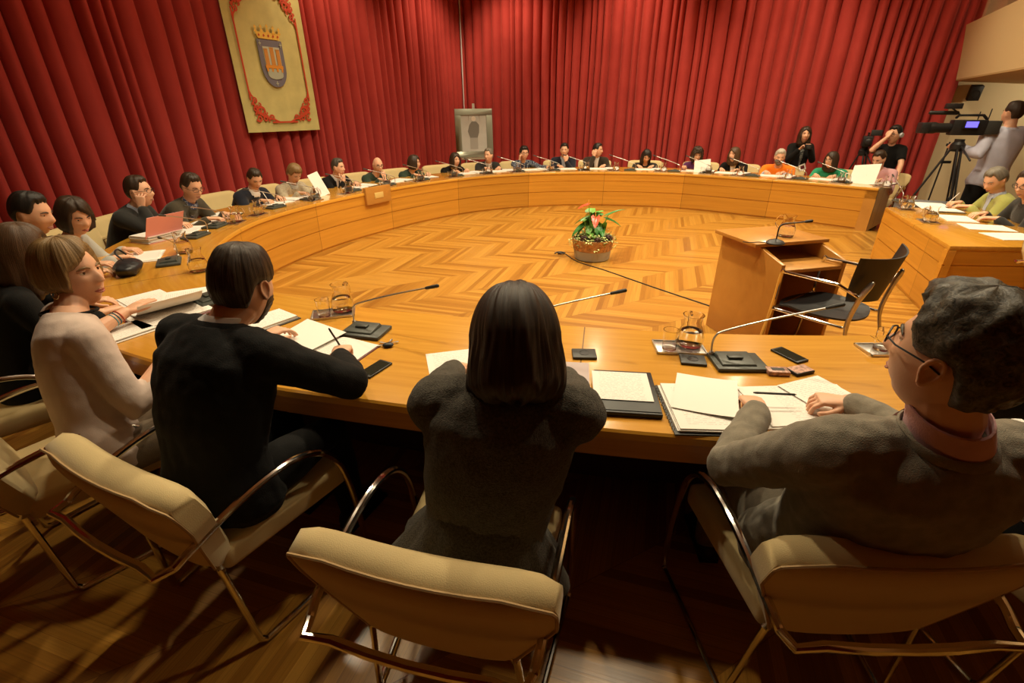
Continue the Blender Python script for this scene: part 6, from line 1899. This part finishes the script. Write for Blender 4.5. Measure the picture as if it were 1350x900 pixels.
# woman in knitwear
sheet(tuple(at(598, 478, Z)), RAD(14), 'white sheet under the left hand of the woman in knitwear', w=.22, h=.22)
folder(tuple(at(700, 500, Z)), RAD(-5), 'stack of papers in front of the woman in knitwear', w=.30, h=.24, th=.012, m=M_PAPER, name='page_stack', cat='papers')
sheet(tuple(at(757, 492, Z)), RAD(-8), 'pale lilac booklet with a red label by the right wrist of the woman', w=.12, h=.17, th=.006, m=mat('lilac_cover', (.42, .33, .32), .4), name='booklet', cat='booklet')
bk = thing('black_document_case', 'black document case with a white sheet on its upper part', 'folder', tuple(at(824, 520, Z)), RAD(-7))
MB().box((0, 0, .010), (.23, .30, .020)).obj('case_body', M_BLACK, bk, bevel=.005)
MB().box((0, -.055, .0215), (.222, .17, .003)).obj('front_pocket', M_DGREY, bk, bevel=.001)
q = at(819, 508, ZT+.026); sheet(tuple(q), RAD(-7), 'white printed sheet lying on the black document case', w=.215, h=.205)
# blazer man papers
t = folder(tuple(at(925, 540, Z)), RAD(-3), 'spiral bound report with clear cover left of the blazer man', w=.27, h=.31, th=.016, m=M_DGREY, name='bound_report', cat='report')
for k in range(14): MB().tube([Vector((-.135+.006*cos(a), -.13+k*.02, .012+.010*sin(a))) for a in [2*pi*j/10 for j in range(11)]], .0011, 5, ends=False).obj('binding_ring', M_BRUSH, t)
sheet(tuple(at(930, 520, ZT+.024)), RAD(-22), 'blank white sheet lying crooked on the bound report', w=.22, h=.26, m=M_PAPER, curl=.01)
folder(tuple(at(1060, 535, Z)), RAD(2), 'stack of printed pages under the hands of the blazer man', w=.42, h=.27, th=.006, m=M_PAPER, name='page_stack', cat='papers')
sheet(tuple(at(1085, 520, ZT+.014)), RAD(20), 'folded printed sheet on the stack under the blazer man hands', w=.21, h=.22)
folder(tuple(at(1290, 540, Z)), RAD(-12), 'burgundy folder with a page between the blazer man and the right edge', w=.24, h=.30, th=.01, m=M_BURG)
folder(tuple(at(1345, 515, Z)), RAD(-10), 'burgundy folder with pages at the right edge of the near desk', w=.30, h=.36, th=.01, m=M_BURG)
# pens held
W_ = SUITI['wr'][1][1]
pen(W_+Vector((-.02, .10, -.02)), W_+Vector((-.045, .06, .10)), 'black pen in the hand of the man in the black suit')
WL = BLZI['wr'][-1][1]; WR_ = BLZI['wr'][1][1]
pen(WR_+Vector((-.15, .05, .0)), WL+Vector((.03, .10, .005)), 'dark pen held between the hands of the man in the blazer')
# blonde woman's papers
for px, py, rz, lab, w_, h_, cu in ((225, 415, -35, 'curling stack of pages under the hands of the blonde woman', .30, .36, .05), (160, 440, -30, 'white sheet near the forearm of the blonde woman', .22, .24, 0), (250, 392, -60, 'printed pages beyond the pages of the blonde woman', .28, .30, 0)):
    folder(tuple(at(px, py, Z)), RAD(rz), lab, w=w_, h=h_, th=.012, m=M_BURG if rz == -35 else M_PAPER, name='page_stack', cat='papers')
sheet(tuple(at(222, 408, ZT+.02)), RAD(-38), 'rolled up page lifting off the stack beside the blonde woman', w=.24, h=.30, curl=.09, m=M_PAPER)

# ---------------------------------------------------- things on the far and left desks
rnd = random.Random(5)
def dp(key, ds, t):
    """point on the desk before a person: ds along the desk to their right hand, t from the inner edge"""
    I = WHO[key]
    if I['block']:
        n = (bl_in[1]-bl_in[0]).normalized(); out = Vector((-n.y, n.x, 0)); out = out if out.x > 0 else -out
        base = bl_in[0]+n*((I['H']-bl_in[0]).dot(n)); p = base+out*t+I['r']*ds
    else:
        s = desk_s(I['H']); q0, n0 = desk_at(s, 0); tang = Vector((-n0.y, n0.x, 0)); sg = 1 if tang.dot(I['r']) > 0 else -1
        # arc direction sign
        q1, _ = desk_at(s+.1, 0); sg = 1 if (q1-q0).dot(I['r']) > 0 else -1
        p, n1 = desk_at(s+sg*ds, t)
    return Vector((p.x, p.y, Z))
MICF = MICN
order = [k for k in SEATS if k not in ('bk1',)]
for key in order:
    I = WHO[key]; who = I['who']; fr = I['fa']
    p = dp(key, .24, .26)
    if key not in ('ge',): place(MICF, tuple(p), RAD(fr+rnd.uniform(-8, 8)), 'gooseneck microphone unit in front of '+who)
    p = dp(key, -.26, .15)
    if key not in ('bk2', 'g1'):
        tray_obj((p.x, p.y, Z), RAD(fr), (.21, .13), 'steel tray before '+who)
        place(JUG, (p.x-.04*I['r'].x, p.y-.04*I['r'].y, ZT+.007), RAD(fr+90), 'glass water jug in front of '+who)
        place(TUMB, (p.x+.055*I['r'].x, p.y+.055*I['r'].y, ZT+.007), 0, 'glass tumbler in front of '+who)
    p = dp(key, .0, .46)
    if key in ('w5', 'w15', 'm19'): pass
    folder(tuple(p), RAD(fr+rnd.uniform(-6, 6)), 'open papers before '+who, w=.34, h=.24, th=.008, m=M_PAPER if key != 'w8' else M_BURG, name='page_stack', cat='papers')
    if rnd.random() < .6:
        p = dp(key, -.22, .50)
        folder(tuple(p), RAD(fr+rnd.uniform(-20, 20)), 'document folder on the desk beside '+who, w=.22, h=.29, th=.012, m=rnd.choice([M_DGREY, M_BURG, M_PAPER]))
# jug and glasses on the left desk near the bag
for px, py, k in ((262, 352, 1), (242, 328, 2)):
    q = at(px, py, ZT+.03); place(JUG, (q.x, q.y, Z), RAD(150), ('glass water jug left of the black suit man head', 'glass water jug before the pink folder')[k-1], scale=1.1)
# pink folder with pages
q = at(207, 312, ZT+.02)
t = thing('pink_folder', 'pink card folder full of pages standing half open before the man resting his cheek', 'folder', (q.x, q.y, Z), RAD(-108))
mb = MB(); rr_ = random.Random(2)
for k in range(9): mb.box((rr_.uniform(-.006, .006), rr_.uniform(-.01, .01), .006+.006*k), (.31, .22, .005), rr_.uniform(-.05, .05))
mb.obj('pages', M_PAPER, t, ang=20)
MB().box((0, 0, .0015), (.32, .24, .003)).obj('back_cover', M_PINK, t)
MB().box((0, 0, 0), (.33, .002, .20)).xf(Matrix.Translation((0, .14, .13)) @ Matrix.Rotation(RAD(-28), 4, 'X')).obj('raised_cover', M_PINK, t)
# black handbag on the desk by the long haired woman
q = at(168, 350, ZT+.05)
t = thing('handbag', 'black soft handbag lying on the desk beside the blonde woman hair', 'bag', (q.x, q.y, Z), RAD(-60))
bm_ = MB(); bm_.ell((0, 0, .045), (.15, .085, .045), None, 24, 14); bm_.box((0, 0, .03), (.22, .11, .05))
me = voxel(bm_, .008, sm=6, name='bag', disp=.012, dscale=.05); link('bag_body', me, mat('black_leather', (.018, .018, .02), .4), t)
MB().tube(catmull([Vector(v) for v in [(-.08, 0, .11), (-.06, -.03, .15), (.05, -.03, .15), (.08, 0, .11)]], 5), .006, 8).obj('strap', M_BLACK, t)
# held sheets
def held(key, k, rz_add, label, w=.21, h=.297, tilt=112, m=M_PAPER):
    I = WHO[key]; E, W, d = I['wr'][k]
    o = sheet((0, 0, 0), 0, label, w=w, h=h, m=m, curl=.0)
    o.location = W+I['f']*.10+Vector((0, 0, .07)); o.rotation_euler = (RAD(tilt), RAD(8), RAD(I['fa']+rz_add))
    return o
held('w5', -1, 10, 'white sheet held up by the woman in the beige jacket')
held('w15', -1, 0, 'white sheet held up by the curly haired woman in purple', w=.26, h=.22)
held('m19', 1, -10, 'white pages raised by the man in the pink shirt', w=.34, h=.30, tilt=118)
for key, nm in (('m4', 'the man in the navy suit'), ('m7', 'the bald man'), ('gj', 'the man in the yellow green jacket')):
    I = WHO[key]; E, W, d = I['wr'][1]
    pen(W+I['f']*.11+Vector((0, 0, -.035)), W+I['f']*.03+Vector((0, 0, .10)), 'pen held by '+nm, M_PAPER if key != 'm7' else M_BLACK)
sheet(tuple(dp('gj', .2, .5)), RAD(70), 'printed sheet on the right desk beyond the writing hand', w=.24, h=.30)
for k, (px, py) in enumerate(((1300, 300), (1335, 312))):
    sheet(tuple(at(px, py, Z)), RAD(70+k*15), ('white printed pages on the right desk nearer the end panel', 'white pages at the right edge of the right desk')[k], w=.26, h=.34, th=.004)
q = at(1335, 285, Z)
# unused prototype
if not MIC.get('_used'):
    for c in list(MIC.children_recursive): bpy.data.objects.remove(c)
    bpy.data.objects.remove(MIC)
# drop helper properties
for o in SC.objects:
    for k in ('_used', '_MH'):
        if k in o: del o[k]
